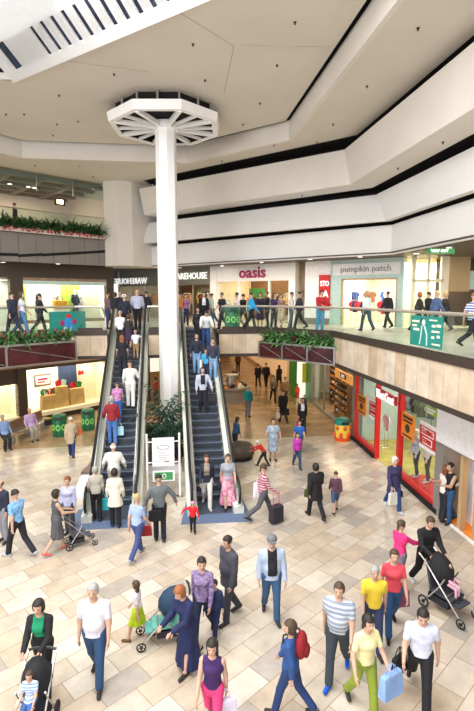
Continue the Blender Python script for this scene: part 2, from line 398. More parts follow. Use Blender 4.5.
# upper level on the left: planter slab, glazed cafe
P2 = Fr((-24, 16.9), (-3.3, 31.4))
uR = P2.len
mb = MB(P2.M)
k = 0; x = uR
while x > 3:
    x1 = x; x -= .95; mb.box(x + .012, x1 - .012, 0, .3, 8.55, 10.12)
struct(mb, 'wall_left', 'panel_grey')
mb = MB(P2.M); mb.box(0, uR, .02, .34, 8.56, 10.1)
xs = [(11.5, 13.4, 8.95), (13.4, 15.6, 8.93), (15.6, 17.3, 8.95), (17.3, 20.4, 9.05), (20.4, 24.6, 9.18)]
struct(mb, 'trim_16', 'dark_brown')
mb = MB(P2.M)
for i, (a, b) in enumerate(((120, 112), (83, 112), (42, 83), (18, 42), (-20, 18))):
    if i == 0: continue
    ua, za = P2.at(a, [0, 252.5, 254.7, 255.5, 253.5][i]); ub, zb = P2.at(b, [0, 250.7, 252.5, 254.2, 254.5][i])
    mb.add([(ua, -.03, za - .09), (ub, -.03, zb - .09), (ub, -.03, zb + .06), (ua, -.03, za + .06), (ua, .05, za - .09), (ub, .05, zb - .09), (ub, .05, zb + .06), (ua, .05, za + .06)], [(0, 1, 2, 3), (4, 7, 6, 5), (0, 4, 5, 1), (3, 2, 6, 7), (0, 3, 7, 4), (1, 5, 6, 2)])
struct(mb, 'trim_17', 'void_black')
mb = MB(P2.M); mb.box(0, uR, .3, 9, 9.9, 10.1); struct(mb, 'floor_cafe', 'floor_gallery')
mb = MB(P2.M); mb.box(0, uR + .3, 6.5, 6.7, 10.1, 13.6); mb.box(uR + .1, uR + .3, .8, 6.5, 10.1, 13.6); struct(mb, 'wall_cafe', 'plaster_beige')
mb = MB(P2.M); mb.box(0, uR, .5, 7, 13.66, 13.75); struct(mb, 'ceiling_cafe', 'plaster_beige')
mb = MB(P2.M)
for q in range(5): mb.box(0, uR, 1.0 + q * 1.35, 1.3 + q * 1.35, 13.35, 13.58)
for q in range(12): mb.box(uR - 2 - q * 1.9, uR - 1.7 - q * 1.9, .9, 6.5, 13.3, 13.57)
struct(mb, 'trim_18', 'panel_grey')
u, z = P2.at(75, 206, 6.4)
mb = MB(P2.M); mb.box(u - .55, u + .45, 6.44, 6.49, 10.1, 12.1); struct(mb, 'door_1', 'wood_brown')
# hanging glass storefront of the cafe
t = empty('glass_screen', P2.w(uR - 10, .7, 12.6), P2.rz, 'tinted glass screen hanging under the ceiling above the red flowered balcony', 'glass screen')
q = MB()
for k in range(6): MB.box(q, 10 - 2.15 * (k + 1) + .02, 10 - 2.15 * k - .02, 0, .03, -.0, .97)
q.build('glass_panel', 'glass_green', t)
q = MB(); q.box(-3, 10, -.02, .05, .95, .99)
for k in range(6): q.box(10 - 2.15 * k - .02, 10 - 2.15 * k + .02, -.01, .04, 0, .97)
q.build('frame', 'steel', t)

for (px, py, zz) in ((52, 72, 13), ):
    pass

# ------------------------------------------------ gallery shop facades (diagonal wall)
PF = Fr((-3.6, 38.1), (12.0, 22.5))
DP = 6.0


def wallbox(fr, name, m, *boxes):
    q = MB(fr.M)
    for b in boxes: q.box(*b)
    return struct(q, name, m)


def pane(fr, u0, u1, z0, z1, v=.05, name='window', m='glass_shop'):
    q = MB(fr.M); q.box(u0, u1, v, v + .02, z0, z1); return struct(q, name, m)


UW0 = PF.at(100, 300)[0]; UW1 = PF.at(216, 275)[0]; UO0 = UW1; UO1 = PF.at(294.4, 270)[0]; US0 = PF.at(306, 270)[0]; US1 = PF.at(330, 270)[0]; UP1 = PF.at(405, 270)[0]
# Back walls, side walls
wallbox(PF, 'wall_back', 'plaster_beige', (0, PF.len + 3, DP, DP + .2, U, 8.6), (-.2, 0, 0, DP, U, 8.6))
wallbox(PF, 'wall_back_dark', 'wood_brown', (0, UW1, DP - .2, DP - .02, U, 8.6)); wallbox(PF, 'wall_back_amber', 'wood_brown', (UW1, UO1, DP - 2.2, DP - 2, U, 8.6))  # added brown walls, coloured to make the shop interiors dim and warm
wallbox(PF, 'wall_partition', 'cream', (UW1 - .1, UW1 + .1, .3, DP, U, 8.6), (UO1 - .1, UO1 + .1, .3, DP, U, 8.6), (US0 - .1, US0 + .1, .3, DP, U, 8.6), (US1 + .05, US1 + .2, .3, DP, U, 8.6), (UP1 - .3, UP1 - .1, .3, DP, U, 8.6))
# warehouse fascia
zt = 7.35
wallbox(PF, 'wall_fascia', 'warehouse_fascia', (0, UW1 - .45, 0, .3, 7.45, 8.6))
wallbox(PF, 'trim_19', 'plaster_white', (UW1 - .42, UW1 + .12, -.1, .25, U, 8.6), (UO1 - .35, UO1 + .1, -.05, .25, U, 8.6), (UO0 + .12, UO1 - .3, 0, .3, 7.6, 8.6))
wallbox(PF, 'trim_20', 'steel', *[(UW1 - .5 - 1.55 * k - .03, UW1 - .5 - 1.55 * k + .03, .0, .1, U, 7.45) for k in range(6)])
pane(PF, 0, UW1 - .5, U, 7.45, name='window_3')
uo = [PF.at(p, 300)[0] for p in (221, 239, 269, 291)]
wallbox(PF, 'trim_21', 'plaster_white', *[(a - .06, a + .06, -.03, .15, U, 7.6) for a in uo[1:3]])
pane(PF, uo[0], uo[1], U, 7.6, name='window_4'); pane(PF, uo[2], uo[3], U, 7.6, name='window_5')
# passage between the shops, with its dark decorative panel
wallbox(PF, 'wall_passage', 'marble_brown', (UO1 + .15, US0 - .05, .4, .5, 7.0, 8.6))
# shop with the red sale poster: cream wall
wallbox(PF, 'wall_sale', 'poster_white', (US0 - .05, US1 + .05, 0, .2, 5.45, 8.6)); wallbox(PF, 'trim_22', 'panel_grey', (US0 - .05, US1, -.03, .2, U, 5.45))
# pumpkin patch
up0, up1 = PF.at(341, 290)[0], PF.at(397, 290)[0]
wallbox(PF, 'wall_shopfront', 'pale_aqua', (US1 + .02, up0, 0, .3, U, 8.6), (up1, UP1 - .05, 0, .3, U, 8.6), (up0, up1, 0, .3, 7.6, 8.6))
wallbox(PF, 'trim_23', 'tan', (up0, up0 + .08, .05, .25, U, 7.6), (up1 - .08, up1, .05, .25, U, 7.6), (up0, up1, .05, .25, 7.52, 7.6))
# right-hand gallery beyond pumpkin patch
PR = Fr((12.0, 22.5), (19.0, 20.5))
ur = [PR.at(p, 290)[0] for p in (411, 428, 444)]
wallbox(PR, 'wall_right', 'cream', (0, .15, 0, .3, U, 8.6), (ur[1] - .06, ur[1] + .06, 0, .2, U, 8.6), (ur[2] - .15, ur[2] + .2, 0, .3, U, 8.6), (0, ur[2], 0, .15, 7.35, 7.5), (0, ur[2], 1.6, 1.75, U, 8.6))
wallbox(PR, 'trim_24', 'lime_green', (ur[1] + .4, ur[2] - .3, 1.4, 1.5, 5.8, 7.1)); wallbox(PR, 'trim_25', 'pale_aqua', (ur[1] + .1, ur[1] + .55, 1.2, 1.3, 6.2, 7.3))
pane(PR, .15, ur[2], U, 8.6, name='window_6', v=.3)
wallbox(PR, 'wall_tan', 'tan', (ur[2] + .2, ur[2] + 1.3, .4, .6, 6.9, 8.6), (ur[2] + 1.9, ur[2] + 4, .4, .6, 7.7, 8.2), (ur[2] + 1.9, ur[2] + 4, .4, .6, 6.9, 7.4))
wallbox(PR, 'wall_dark', 'dark_brown', (ur[2] + .2, 12, 2.4, 2.6, U, 8.6)); wallbox(PR, 'trim_26', 'pale_aqua', (ur[2] + 1.3, ur[2] + 1.75, .3, .7, 7.0, 7.9)); wallbox(PR, 'trim_27', 'lime_green', (ur[2] + 2.1, ur[2] + 3.6, .3, .5, 6.1, 7.0))

# ------------------------------------------------ gallery, left display windows
PL = Fr((-24.6, 17.8), (-3.95, 32.3))
ul = lambda p, y=300: PL.at(p, y)[0]
w0, w1, w2, w3 = ul(11), ul(24), ul(107), ul(113)
wallbox(PL, 'wall_left_gallery', 'dark_brown', (0, w0 - 3.6, 0, .3, U, 8.6), (w0, w2 + .0, 0, .3, 7.75, 8.6), (w0, w1, 0, .4, U, 7.75), (w2, PL.len + .6, 0, .3, U, 8.6), (w0 - 3.6, w0, 0, .3, 7.75, 8.6))
wallbox(PL, 'trim_28', 'pale_aqua', (w1, w2, .02, .12, 7.35, 7.58)); wallbox(PL, 'trim_29', 'marble_brown', (w1, w2, .0, .3, 7.58, 7.75), (w1, w2, -.02, .5, U, 5.28))
wallbox(PL, 'wall_display', 'window_white', (w0 - 3.6, w2, 1.3, 1.4, U, 7.75), (w1, w1 + .05, .3, 1.3, U, 7.75), (w2 - .05, w2, .3, 1.3, U, 7.75))
wallbox(PL, 'trim_30', 'lime_green', (ul(26), ul(31.5), .9, 1.0, 5.3, 7.4), (ul(69), ul(88), 1.1, 1.2, 5.3, 7.5))
wallbox(PL, 'trim_31', 'cream', (ul(88), ul(106), .9, 1.0, 5.3, 7.5))
wallbox(PL, 'ceiling_display', 'glow_panel', (w1, w2, .3, 1.3, 7.56, 7.6), (w0 - 3.6, w0, .3, 1.3, 7.56, 7.6))
pane(PL, w1, w2, 5.28, 7.35, name='window_7'); pane(PL, w0 - 3.6, w0, U, 7.6, name='window_8')

# ------------------------------------------------ ground floor, left display windows
GL = Fr((-16, 18.2), (-3.4, 29.45))
gl = lambda p, y=400: GL.at(p, y)[0]
g0, g1, g2, g3 = gl(18), gl(27), gl(106), gl(112)
wallbox(GL, 'wall_left_ground', 'dark_brown', (g0, g1, -.1, .3, 0, 3.9), (g2 + .05, GL.len, 0, .3, 0, 3.9), (0, g0 - 4, 0, .3, 0, 3.9), (0, g0, 0, .3, 2.2, 3.9), (g1, g2 + .05, 0, .3, 2.85, 3.9), (0, g0, 0, .3, 0, .35), (g1, g2 + .05, .05, .3, 0, .3))
wallbox(GL, 'trim_32', 'marble_brown', (0, GL.len, -.14, 0, 3.0, 3.25)); wallbox(GL, 'trim_33', 'cream', (g1 - .1, g2, -.14, 1.1, .3, .5), (g0 - 4, g0, -.1, 1.1, .35, .5))
ub = [gl(p, 390) for p in (32, 68, 86)]
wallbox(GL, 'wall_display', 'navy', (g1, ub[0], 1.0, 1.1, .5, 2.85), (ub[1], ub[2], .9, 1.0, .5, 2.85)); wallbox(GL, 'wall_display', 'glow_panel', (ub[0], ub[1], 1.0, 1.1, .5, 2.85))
wallbox(GL, 'wall_display', 'cream', (ub[2], g2, 1.0, 1.1, .5, 2.85), (g2, g2 + .05, 0, 1.1, .5, 2.85), (g0 - 4, g0, .9, 1.0, .5, 2.2), (g0, g0 + .05, 0, .9, .5, 2.2))
pane(GL, g1, g2, .5, 2.85, name='window_9'); pane(GL, g0 - 4, g0, .5, 2.2, name='window_10')

# ------------------------------------------------ ground floor, far wall between the escalators
GB = Fr((-3.4, 29.45), (0.2, 31.6)); GC = Fr((.2, 31.6), (3.3, 31.8))
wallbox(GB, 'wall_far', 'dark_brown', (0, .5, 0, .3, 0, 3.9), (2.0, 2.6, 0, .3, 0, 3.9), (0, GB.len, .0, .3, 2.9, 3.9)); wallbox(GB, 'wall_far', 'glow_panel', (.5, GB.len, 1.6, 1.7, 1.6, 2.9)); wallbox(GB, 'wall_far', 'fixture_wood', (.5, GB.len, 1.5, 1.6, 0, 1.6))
wallbox(GC, 'wall_far', 'dark_brown', (.0, .4, 0, .3, 0, 3.9), (.9, 1.9, 0, .3, 0, 3.9), (2.9, 3.3, 0, .3, 0, 3.9), (0, GC.len, 0, .3, 2.9, 3.9)); wallbox(GC, 'wall_far', 'poster_white', (1.9, 2.9, .5, .6, 0, 2.9)); wallbox(GC, 'wall_far', 'fixture_wood', (.4, .9, 1.5, 1.6, 0, 2.9))
# corridor walls
CLW = Fr((3.3, 31.8), (4.6, 75)); CL = Fr((4.2, 31.0), (5.4, 68))
CW = Fr((3.2, 31.8), (5.0, 68))
q = MB()
for y0 in range(32, 68, 6): q.box(3.0, 3.5, y0, y0 + .6, 0, 3.9)
q.box(2.2, 3.3, 32, 68, 2.9, 3.9); struct(q, 'wall_corridor_left', 'tan')
q = MB(); q.box(1.6, 1.8, 32, 68, 0, 3.9); struct(q, 'wall_corridor_shops', 'glow_orange')  # wall emits orange itself, in place of lit shop fronts
q = MB(); q.box(-3, 20, 68, 68.3, 0, 3.9); struct(q, 'wall_corridor_end', 'dark_brown')
# tan block at the corridor end
q = MB(); q.box(3.6, 6.2, 67.5, 67.9, .2, 3.0); struct(q, 'trim_34', 'tan')
# right side of the corridor: green framed shop with yellow posters
q = MB(); q.box(8.15, 8.35, 30.3, 31.6, 0, 3.9); q.box(9.0, 9.2, 29.0, 30.5, 0, 3.9); q.box(7.9, 9.2, 30.1, 30.4, 3.25, 3.9); struct(q, 'wall_green', 'green_paint')
q = MB(); q.box(8.6, 14, 32, 32.2, 0, 3.9); q.box(8.6, 8.9, 32, 68, 0, 3.9); struct(q, 'wall_corridor_right', 'cream')
q = MB(); q.box(8.5, 8.61, 34, 66, .3, 2.8); struct(q, 'window_11', 'glow_soft')  # emitting slab drawn for the lit shops along this side

# ------------------------------------------------ ground floor, right shops
SH = Fr((9.0, 29.0), (8.55, 20.9)); WC = Fr((8.55, 20.75), (8.12, 12.95)); NX = Fr((8.12, 12.9), (7.9, 2))
su = [SH.at(p, y)[0] for p, y in ((310, 400), (323, 411), (329, 414), (341, 421), (350, 434))]
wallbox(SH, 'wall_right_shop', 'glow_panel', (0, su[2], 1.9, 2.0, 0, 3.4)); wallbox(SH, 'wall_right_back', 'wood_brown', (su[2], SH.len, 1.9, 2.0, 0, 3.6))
wallbox(SH, 'wall_right_fascia', 'cream', (0, SH.len, .3, 2, 3.5, 3.6)); wallbox(SH, 'trim_35', 'panel_grey', (-.15, 0, -.05, .3, 0, 3.9), (0, SH.len, -.05, .25, 0, .12), (su[1] - .05, su[1] + .05, 0, .1, 0, 3.4), (SH.len - .25, SH.len, -.05, .4, 0, 3.9), (0, SH.len, -.02, .3, 3.3, 3.9))
pane(SH, 0, su[1], .12, 3.4, name='window_12'); pane(SH, su[2] + .9, SH.len - .25, .12, 2.4, name='window_13')
# boutique with red frames
wc = [WC.at(p, y)[0] for p, y in ((354, 430), (376, 440), (381, 440), (398, 470), (402, 470), (436, 500), (440, 500))]
H1 = 3.15
wallbox(WC, 'trim_36', 'red_paint', (wc[0] - .1, wc[0] + .2, -.06, .12, 0, 3.4), (wc[1] - .06, wc[1] + .1, -.06, .12, 0, 3.3), (wc[3] - .1, wc[3] + .1, -.06, .12, 0, 3.3), (wc[0], wc[1], -.06, .1, .16, .34), (wc[3], wc[5], -.06, .1, .16, .34))
wallbox(WC, 'trim_37', 'void_black', (wc[0] - .1, wc[1], -.12, -.0, 0, .16), (wc[3], wc[6], -.12, 0, 0, .16)); wallbox(WC, 'trim_38', 'panel_grey', (wc[5], wc[6] + .25, -.1, .4, 0, 3.9), (0, wc[0] - .1, -.08, .3, 0, 3.9), (0, WC.len, .0, .3, 3.35, 3.9))
wallbox(WC, 'floor_boutique', 'plywood_floor', (0, WC.len + .1, .05, 5, -.0, .02)); wallbox(WC, 'wall_boutique', 'panel_grey', (0, WC.len, 4.2, 4.4, 0, 3.5)); wallbox(WC, 'wall_boutique_end', 'pale_aqua', (0, .1, .3, 4.2, 0, 3.5)); wallbox(WC, 'wall_boutique_side', 'cream', (WC.len - .1, WC.len, .4, 4.2, 0, 3.5))
wallbox(WC, 'ceiling_boutique', 'plaster_white', (0, WC.len, .3, 4.3, 3.45, 3.55))
wallbox(WC, 'trim_39', 'lamp_glow', (wc[1] + .3, wc[3] - .2, .5, .62, 3.38, 3.44), (wc[3] + .3, wc[5] - .8, .5, .62, 3.38, 3.44))
wallbox(WC, 'trim_40', 'red_paint', (wc[3] + .1, wc[5], .1, 1.1, .02, .12))
pane(WC, wc[0] + .2, wc[1] - .06, .3, 3.3, name='window_14'); pane(WC, wc[3] + .1, wc[5], .3, 3.3, name='window_15')
# next shop on the right, blank white sign, tan posts
wallbox(NX, 'wall_next', 'wood_brown', (0, 11, 1.4, 1.5, 0, 3.9)); wallbox(NX, 'trim_41', 'poster_white', (.25, .75, .5, .7, 0, 2.4)); wallbox(NX, 'trim_42', 'tan', (.85, 1.0, .0, .15, 0, 2.4), (1.55, 1.7, 0, .15, 0, 2.4), (.8, 9, 0, .15, 2.2, 2.4)); wallbox(NX, 'trim_43', 'poster_white', (.1, 9, -.08, .0, 0, .05))
wallbox(NX, 'floor_next', 'orange', (.1, 9, .05, 1.3, 0, .02))
pane(NX, 1.7, 9, .05, 2.2, name='window_16')

# ------------------------------------------------ travertine fascias under the gallery edge
EDGE = [(-9.5, 17.675), (-4.0, 21.8), (-2.67, 21.8)]
fas = [((-14, 14.3), (-4.0, 21.8)), ((-4.0, 21.8), (-2.67, 21.8)), ((-.87, 21.8), (.45, 21.8)), ((2.3, 21.8), (4.1, 21.8)), ((4.1, 21.8), (6.6, 18.6)), ((6.6, 18.6), (6.6, -8))]
for i, (a, b) in enumerate(fas):
    f = Fr(a, b); q = MB(); q.box(0, f.len, -.08, -.0, 4.04, 5.05 if i == 5 else 4.95); o = q.build('wall_fascia_stone', 'travertine'); o.matrix_world = f.M; tag(o, kind='structure')
    q = MB(); q.box(0, f.len + .05, -.12, .1, 5.05, 5.24) if i == 5 else q.box(0, f.len, -.12, .06, 4.95, 5.16); q.box(0, f.len, -.10, .0, 3.9, 4.04); o = q.build('trim_44', 'dark_brown'); o.matrix_world = f.M; tag(o, kind='structure')
# ================================================================ COLUMN
t = empty('column', (.05, 21.25, 0), 0, 'tall white octagonal column rising between the two escalators to a spoked octagonal crown', 'column')
q = MB(); oct_ = [(.44 * math.cos(math.radians(22.5 + 45 * k)), .44 * math.sin(math.radians(22.5 + 45 * k))) for k in range(8)]
R = Matrix.Rotation(math.radians(-17), 4, 'Z')
q.T = R; q.prism(oct_, 0, 13.56); q.build('shaft', 'white_paint', t)


def ringpoly(r, k, a0=0): a = math.radians(a0 + 45 * k); return Vector((r * math.cos(a), r * math.sin(a), 0))


a0 = 22.5 - 8; q = MB(); R0 = 2.33
for k in range(8):
    o0, o1 = ringpoly(R0, k, a0), ringpoly(R0, k + 1, a0); i0, i1 = ringpoly(R0 - .22, k, a0), ringpoly(R0 - .22, k + 1, a0)
    for za, zb in ((13.58, 13.92),):
        z = lambda p, h: (p.x, p.y, h)
        q.add([z(o0, za), z(o1, za), z(i1, za), z(i0, za), z(o0 * 1.03, zb), z(o1 * 1.03, zb), z(i1, zb), z(i0, zb)], [(0, 3, 2, 1), (4, 5, 6, 7), (0, 1, 5, 4), (2, 3, 7, 6), (1, 2, 6, 5), (0, 4, 7, 3)])
q.build('rim', 'white_paint', t)
for k in range(8):
    q = MB(); q.box(.35, R0 - .2, -.075, .075, 13.54, 13.7, Matrix.Rotation(math.radians(a0 + 45 * k), 4, 'Z')); q.build('spoke', 'white_paint', t)
    q = MB()
    if k != 5: q.box(.6, R0 * .93 - .2, -.03, .03, 13.56, 13.68, Matrix.Rotation(math.radians(a0 + 22.5 + 45 * k), 4, 'Z')); q.build('thin_spoke', 'white_paint', t)
q = MB(); q.prism([ringpoly(.58, k, a0)[:2] for k in range(8)], 13.53, 13.8); q.build('hub', 'white_paint', t)
q = MB(); q.prism([ringpoly(R0 - .05, k, a0)[:2] for k in range(8)], 13.86, 13.92); q.build('void_shade', 'void_black', t)  # black sheet painted for the unlit void above the spokes
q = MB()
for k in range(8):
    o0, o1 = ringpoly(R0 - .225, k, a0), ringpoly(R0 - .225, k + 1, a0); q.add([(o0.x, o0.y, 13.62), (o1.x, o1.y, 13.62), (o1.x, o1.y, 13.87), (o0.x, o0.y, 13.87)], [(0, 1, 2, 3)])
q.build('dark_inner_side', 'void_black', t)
q = MB()
for k in range(16):
    p = ringpoly(R0 - .25, 0, a0 + 22.5 * k); q.box(p.x - .04, p.x + .04, p.y - .04, p.y + .04, 13.96, 14.3)
q.build('bracket', 'panel_grey', t)
q = MB(); q.prism([ringpoly(R0 - .3, k, a0)[:2] for k in range(8)], 13.98, 14.3); q.build('shadow_collar', 'void_black', t)  # solid black drum stands in for the shade above the crown

# ================================================================ ESCALATORS
Y0, Y1 = 15.0, 23.0; SLP = U / (Y1 - Y0)


def ez(y): return max(0, min(U, (y - Y0) * SLP))


def escalator(x0, x1, label):
    t = empty('escalator', ((x0 + x1) / 2, Y0, 0), 0, label, 'escalator'); cx = (x0 + x1) / 2; hw = (x1 - x0) / 2; sw = hw - .34
    T = Matrix.Translation((0, -Y0, 0))
    n = 26; run = (Y1 - Y0) / n; rise = U / n
    for k in range(n):
        y = Y0 + k * run; z = (k + 1) * rise; q = MB(T); q.mi = 0; q.box(-sw, sw, y, y + run + .03, z - .03, z); q.mi = 1; q.box(-sw, sw, y - .005, y + .02, z - rise - .02, z - .03); q.mi = 2; q.box(-sw, sw, y - .006, y + .035, z - .004, z + .003); q.box(-sw, -sw + .03, y, y + run, z, z + .003); q.box(sw - .03, sw, y, y + run, z, z + .003)
        q.build('step', ['step_tread', 'step_riser', 'step_edge'], t)
    q = MB(T); q.box(-sw, sw, 14.0, Y0, 0, .02); q.build('comb_plate', 'step_tread', t); q = MB(T); q.box(-sw, sw, Y1, 24.6, U - .01, U + .02); q.build('comb_plate', 'step_tread', t)

    def hp(o=0):
        P = [(14.15 + 0, .18), (13.95, .3), (13.86, .5), (13.9, .72), (14.05, .88), (14.25, .95), (Y0 - .25, .95)]
        for j in range(8): P.append((Y0 + .1 + (Y1 - Y0) * j / 7 * 1.0, .98 + ez(Y0 + .1 + (Y1 - Y0) * j / 7)))
        P += [(Y1 + .4, U + .98), (24.2, U + .98), (24.4, U + .85), (24.45, U + .6), (24.35, U + .35), (24.2, U + .25)]
        return P
    for sd in (-1, 1):
        xi = sd * (sw + .03); xo = sd * hw; a, b = min(xi, xo), max(xi, xo)
        # sloping skirt and deck between steps and glass, outer truss cladding
        P = [(13.9, 0), (13.9, .22), (Y0 - .1, .24), (Y1, U + .24), (24.6, U + .24), (24.6, U - 0.0), (23.4, U - .95), (22.6, U - 1.3), (15.6, .0)]
        vs = [(a, y, z) for y, z in P] + [(b, y, z) for y, z in P]; m = len(P)
        q = MB(T); q.add(vs, [tuple(range(m)), tuple(range(2 * m - 1, m - 1, -1))] + [(i, m + i, m + (i + 1) % m, (i + 1) % m) for i in range(m)]); q.build('truss_cladding', 'esc_clad', t)
        # balustrade panel
        xc = sd * (hw - .13); H = hp()[1:-1]
        lo = [(14.1, .2)] + [(y, .22 + ez(y)) for y, z in H[5:-4]] + [(24.2, U + .22)]
        q = MB(T)
        top = [(y, z - .03) for y, z in H[2:-2]]
        bot = [(y, .2 + ez(y)) for y, z in H[2:-2]]
        m = len(top); th = .035
        vs = [(xc - th, y, z) for y, z in top] + [(xc - th, y, z) for y, z in bot] + [(xc + th, y, z) for y, z in top] + [(xc + th, y, z) for y, z in bot]
        fs = []
        for i in range(m - 1): fs += [(i, i + 1, m + i + 1, m + i), (2 * m + i, 3 * m + i, 3 * m + i + 1, 2 * m + i + 1), (i, 2 * m + i, 2 * m + i + 1, i + 1)]
        fs += [(0, m, 3 * m, 2 * m), (m - 1, 3 * m - 1, 4 * m - 1, 2 * m - 1)]
        q.add(vs, fs); q.build('balustrade', 'esc_panel', t)
        q = MB(T); q.tube([(xc, y, z) for y, z in hp()], .045, 8); q.build('handrail', 'rubber_black', t, smooth=True)
        q = MB(T); q.tube([(xc - sd * .07, y, z - .07) for y, z in hp()[4:-4]], .03, 6); q.build('handrail_guide', 'steel', t)
    q = MB(T); q.box(-sw - .02, sw + .02, 15.6, 22.9, 0, .02); 
    return t


escalator(-2.62, -.9, 'left-hand escalator carrying shoppers up, white-suited man halfway')
escalator(.5, 2.22, 'right-hand escalator bringing shoppers down to two women at its foot')
for a, b, lab in (((-2.95, -.72), (13.55, 14.9), 'blue entry mat at the foot of the left escalator'), ((.38, 2.36), (13.45, 14.9), 'blue entry mat at the foot of the right escalator')):
    q = MB(); q.prism([(a[0] - .1, b[0]), (a[1] + .05, b[0] - .1), (a[1] - .02, b[1]), (a[0] + .1, b[1])], 0, .014); tag(q.build('entry_mat', 'mat_blue'), lab, 'mat')
# low granite plinths beside and between the escalators
q = MB(); q.box(-.82, .42, 17.6, 20.4, 0, .42); q.mi = 1; q.box(-.84, .44, 17.55, 20.4, .42, .46); tag(q.build('escalator_plinth', ['poster_white', 'granite_brown']), 'brown granite topped plinth between the escalators under the palms', 'plinth')
q = MB(); q.box(-3.1, -2.66, 15.8, 16.9, 0, .4); q.mi = 1; q.prism([(-3.12, 16.9), (-2.66, 16.9), (-2.66, 19.4)], 0, .5); tag(q.build('escalator_plinth', ['poster_white', 'granite_brown']), 'white and brown wedge plinth against the outer side of the left escalator', 'plinth')
# small dark fence beside palms
q = MB()
for k in range(6): q.tube([(-.78 + k * .09, 18.6, .46), (-.78 + k * .09, 18.6, 1.0)], .012, 5)
q.tube([(-.8, 18.6, 1.0), (-.3, 18.6, 1.0)], .015, 5); tag(q.build('low_fence', 'rubber_black'), 'short black fence on the plinth left of the palm', 'fence')

# ================================================================ RAILINGS
def railing(name, a, b, label, h=1.1, z=U, n=4, posts=True, zb=.16):
    f = Fr(a, b); t = empty(name, (a[0], a[1], z), f.rz, label, 'railing'); L = f.len
    for k in range(n):
        q = MB(); q.box(L * k / n + .012, L * (k + 1) / n - .012, -.05, -.035, zb, h - .03); q.build('glass_panel', 'glass_green', t)
    q = MB(); q.tube([(0, -.045, h), (L, -.045, h)], .045, 8); q.build('handrail', 'handrail_steel', t, smooth=True)
    q = MB(); q.box(0, L, -.08, -.01, .0, zb + .02); q.build('base_rail', 'dark_brown', t)
    return t


railing('glass_railing', (6.6, 18.6), (6.6, -6), 'long glass balustrade along the right gallery above the travertine band', 1.12, n=16)
railing('glass_railing', (4.1, 21.8), (6.6, 18.6), 'glass balustrade behind the leafy planter over the mall entrance', 1.1, n=3)
railing('glass_railing', (2.45, 21.8), (4.1, 21.8), 'short glass balustrade right of the escalators with green bin banner behind', 1.1, n=2)
railing('glass_railing', (-4.0, 21.8), (-2.85, 21.8), 'short glass balustrade left of the escalators above plain stone panels', 1.1, n=1)
railing('glass_railing', (-12, 15.8), (-4.0, 21.8), 'glass balustrade on the left gallery behind the flowering planter', 1.1, n=5)
railing('glass_railing', (-.85, 21.8), (.43, 21.8), 'short glass balustrade between the two escalators behind the column', 1.1, n=1)
railing('glass_railing', (P2.w(8, 0)[0], P2.w(8, 0)[1]), (-3.45, 31.3), 'glass balustrade of the cafe balcony over the red flowers', 1.3, z=10.1, n=8)
for x, lab in ((-2.85, 'sloping end rail left of the left escalator'), (2.45, 'sloping end rail right of the right escalator'), (-.85, 'sloping end rail right of the left escalator'), (.43, 'sloping end rail left of the right escalator')):
    q = MB(); d = .0; q.tube([(x, 21.8, U + 1.1), (x, 22.9, U + .62), (x, 22.9, U)], .04, 8); tag(q.build('end_rail', 'steel', smooth=True), 'steel ' + lab, 'rail')

# ================================================================ PLANTS
def leaf_blade(q, base, az, el, ln, w, droop=.5, seg=4):
    pts = []
    for i in range(seg + 1):
        s = i / seg; e = el - droop * s * s * 1.6; pts.append((s, e))
    p = Vector(base); d = Vector((math.cos(az), math.sin(az), 0)); side = Vector((-d.y, d.x, 0)); vs = []; prev = 0
    for s, e in pts:
        if s > 0: p = p + (d * math.cos(e) + Vector((0, 0, math.sin(e)))) * (ln / seg)
        ww = w * math.sin(math.pi * min(.98, .12 + .86 * s)) * .5
        nn = Vector((0, 0, 1)) * .3 * ww
        vs += [p - side * ww - nn, p + Vector((0, 0, 0)), p + side * ww - nn]
    fs = []
    for i in range(seg): fs += [(3 * i, 3 * i + 1, 3 * i + 4, 3 * i + 3), (3 * i + 1, 3 * i + 2, 3 * i + 5, 3 * i + 4)]
    q.add(vs, fs)


def bush(loc, r, h, n, m, name='leafy_plant', parent=None, w=.07, lnf=(.5, 1.0), seed=0):
    rr = random.Random(seed); q = MB()
    for k in range(n):
        a = rr.uniform(0, 6.28); e = rr.uniform(.1, 1.4); ln = h * rr.uniform(*lnf); b = (loc[0] + rr.uniform(-r, r) * .4, loc[1] + rr.uniform(-r, r) * .4, loc[2] + rr.uniform(0, h * .3))
        leaf_blade(q, b, a, e, ln, w * rr.uniform(.7, 1.2), rr.uniform(.4, 1))
    return q.build(name, m, parent, smooth=True)


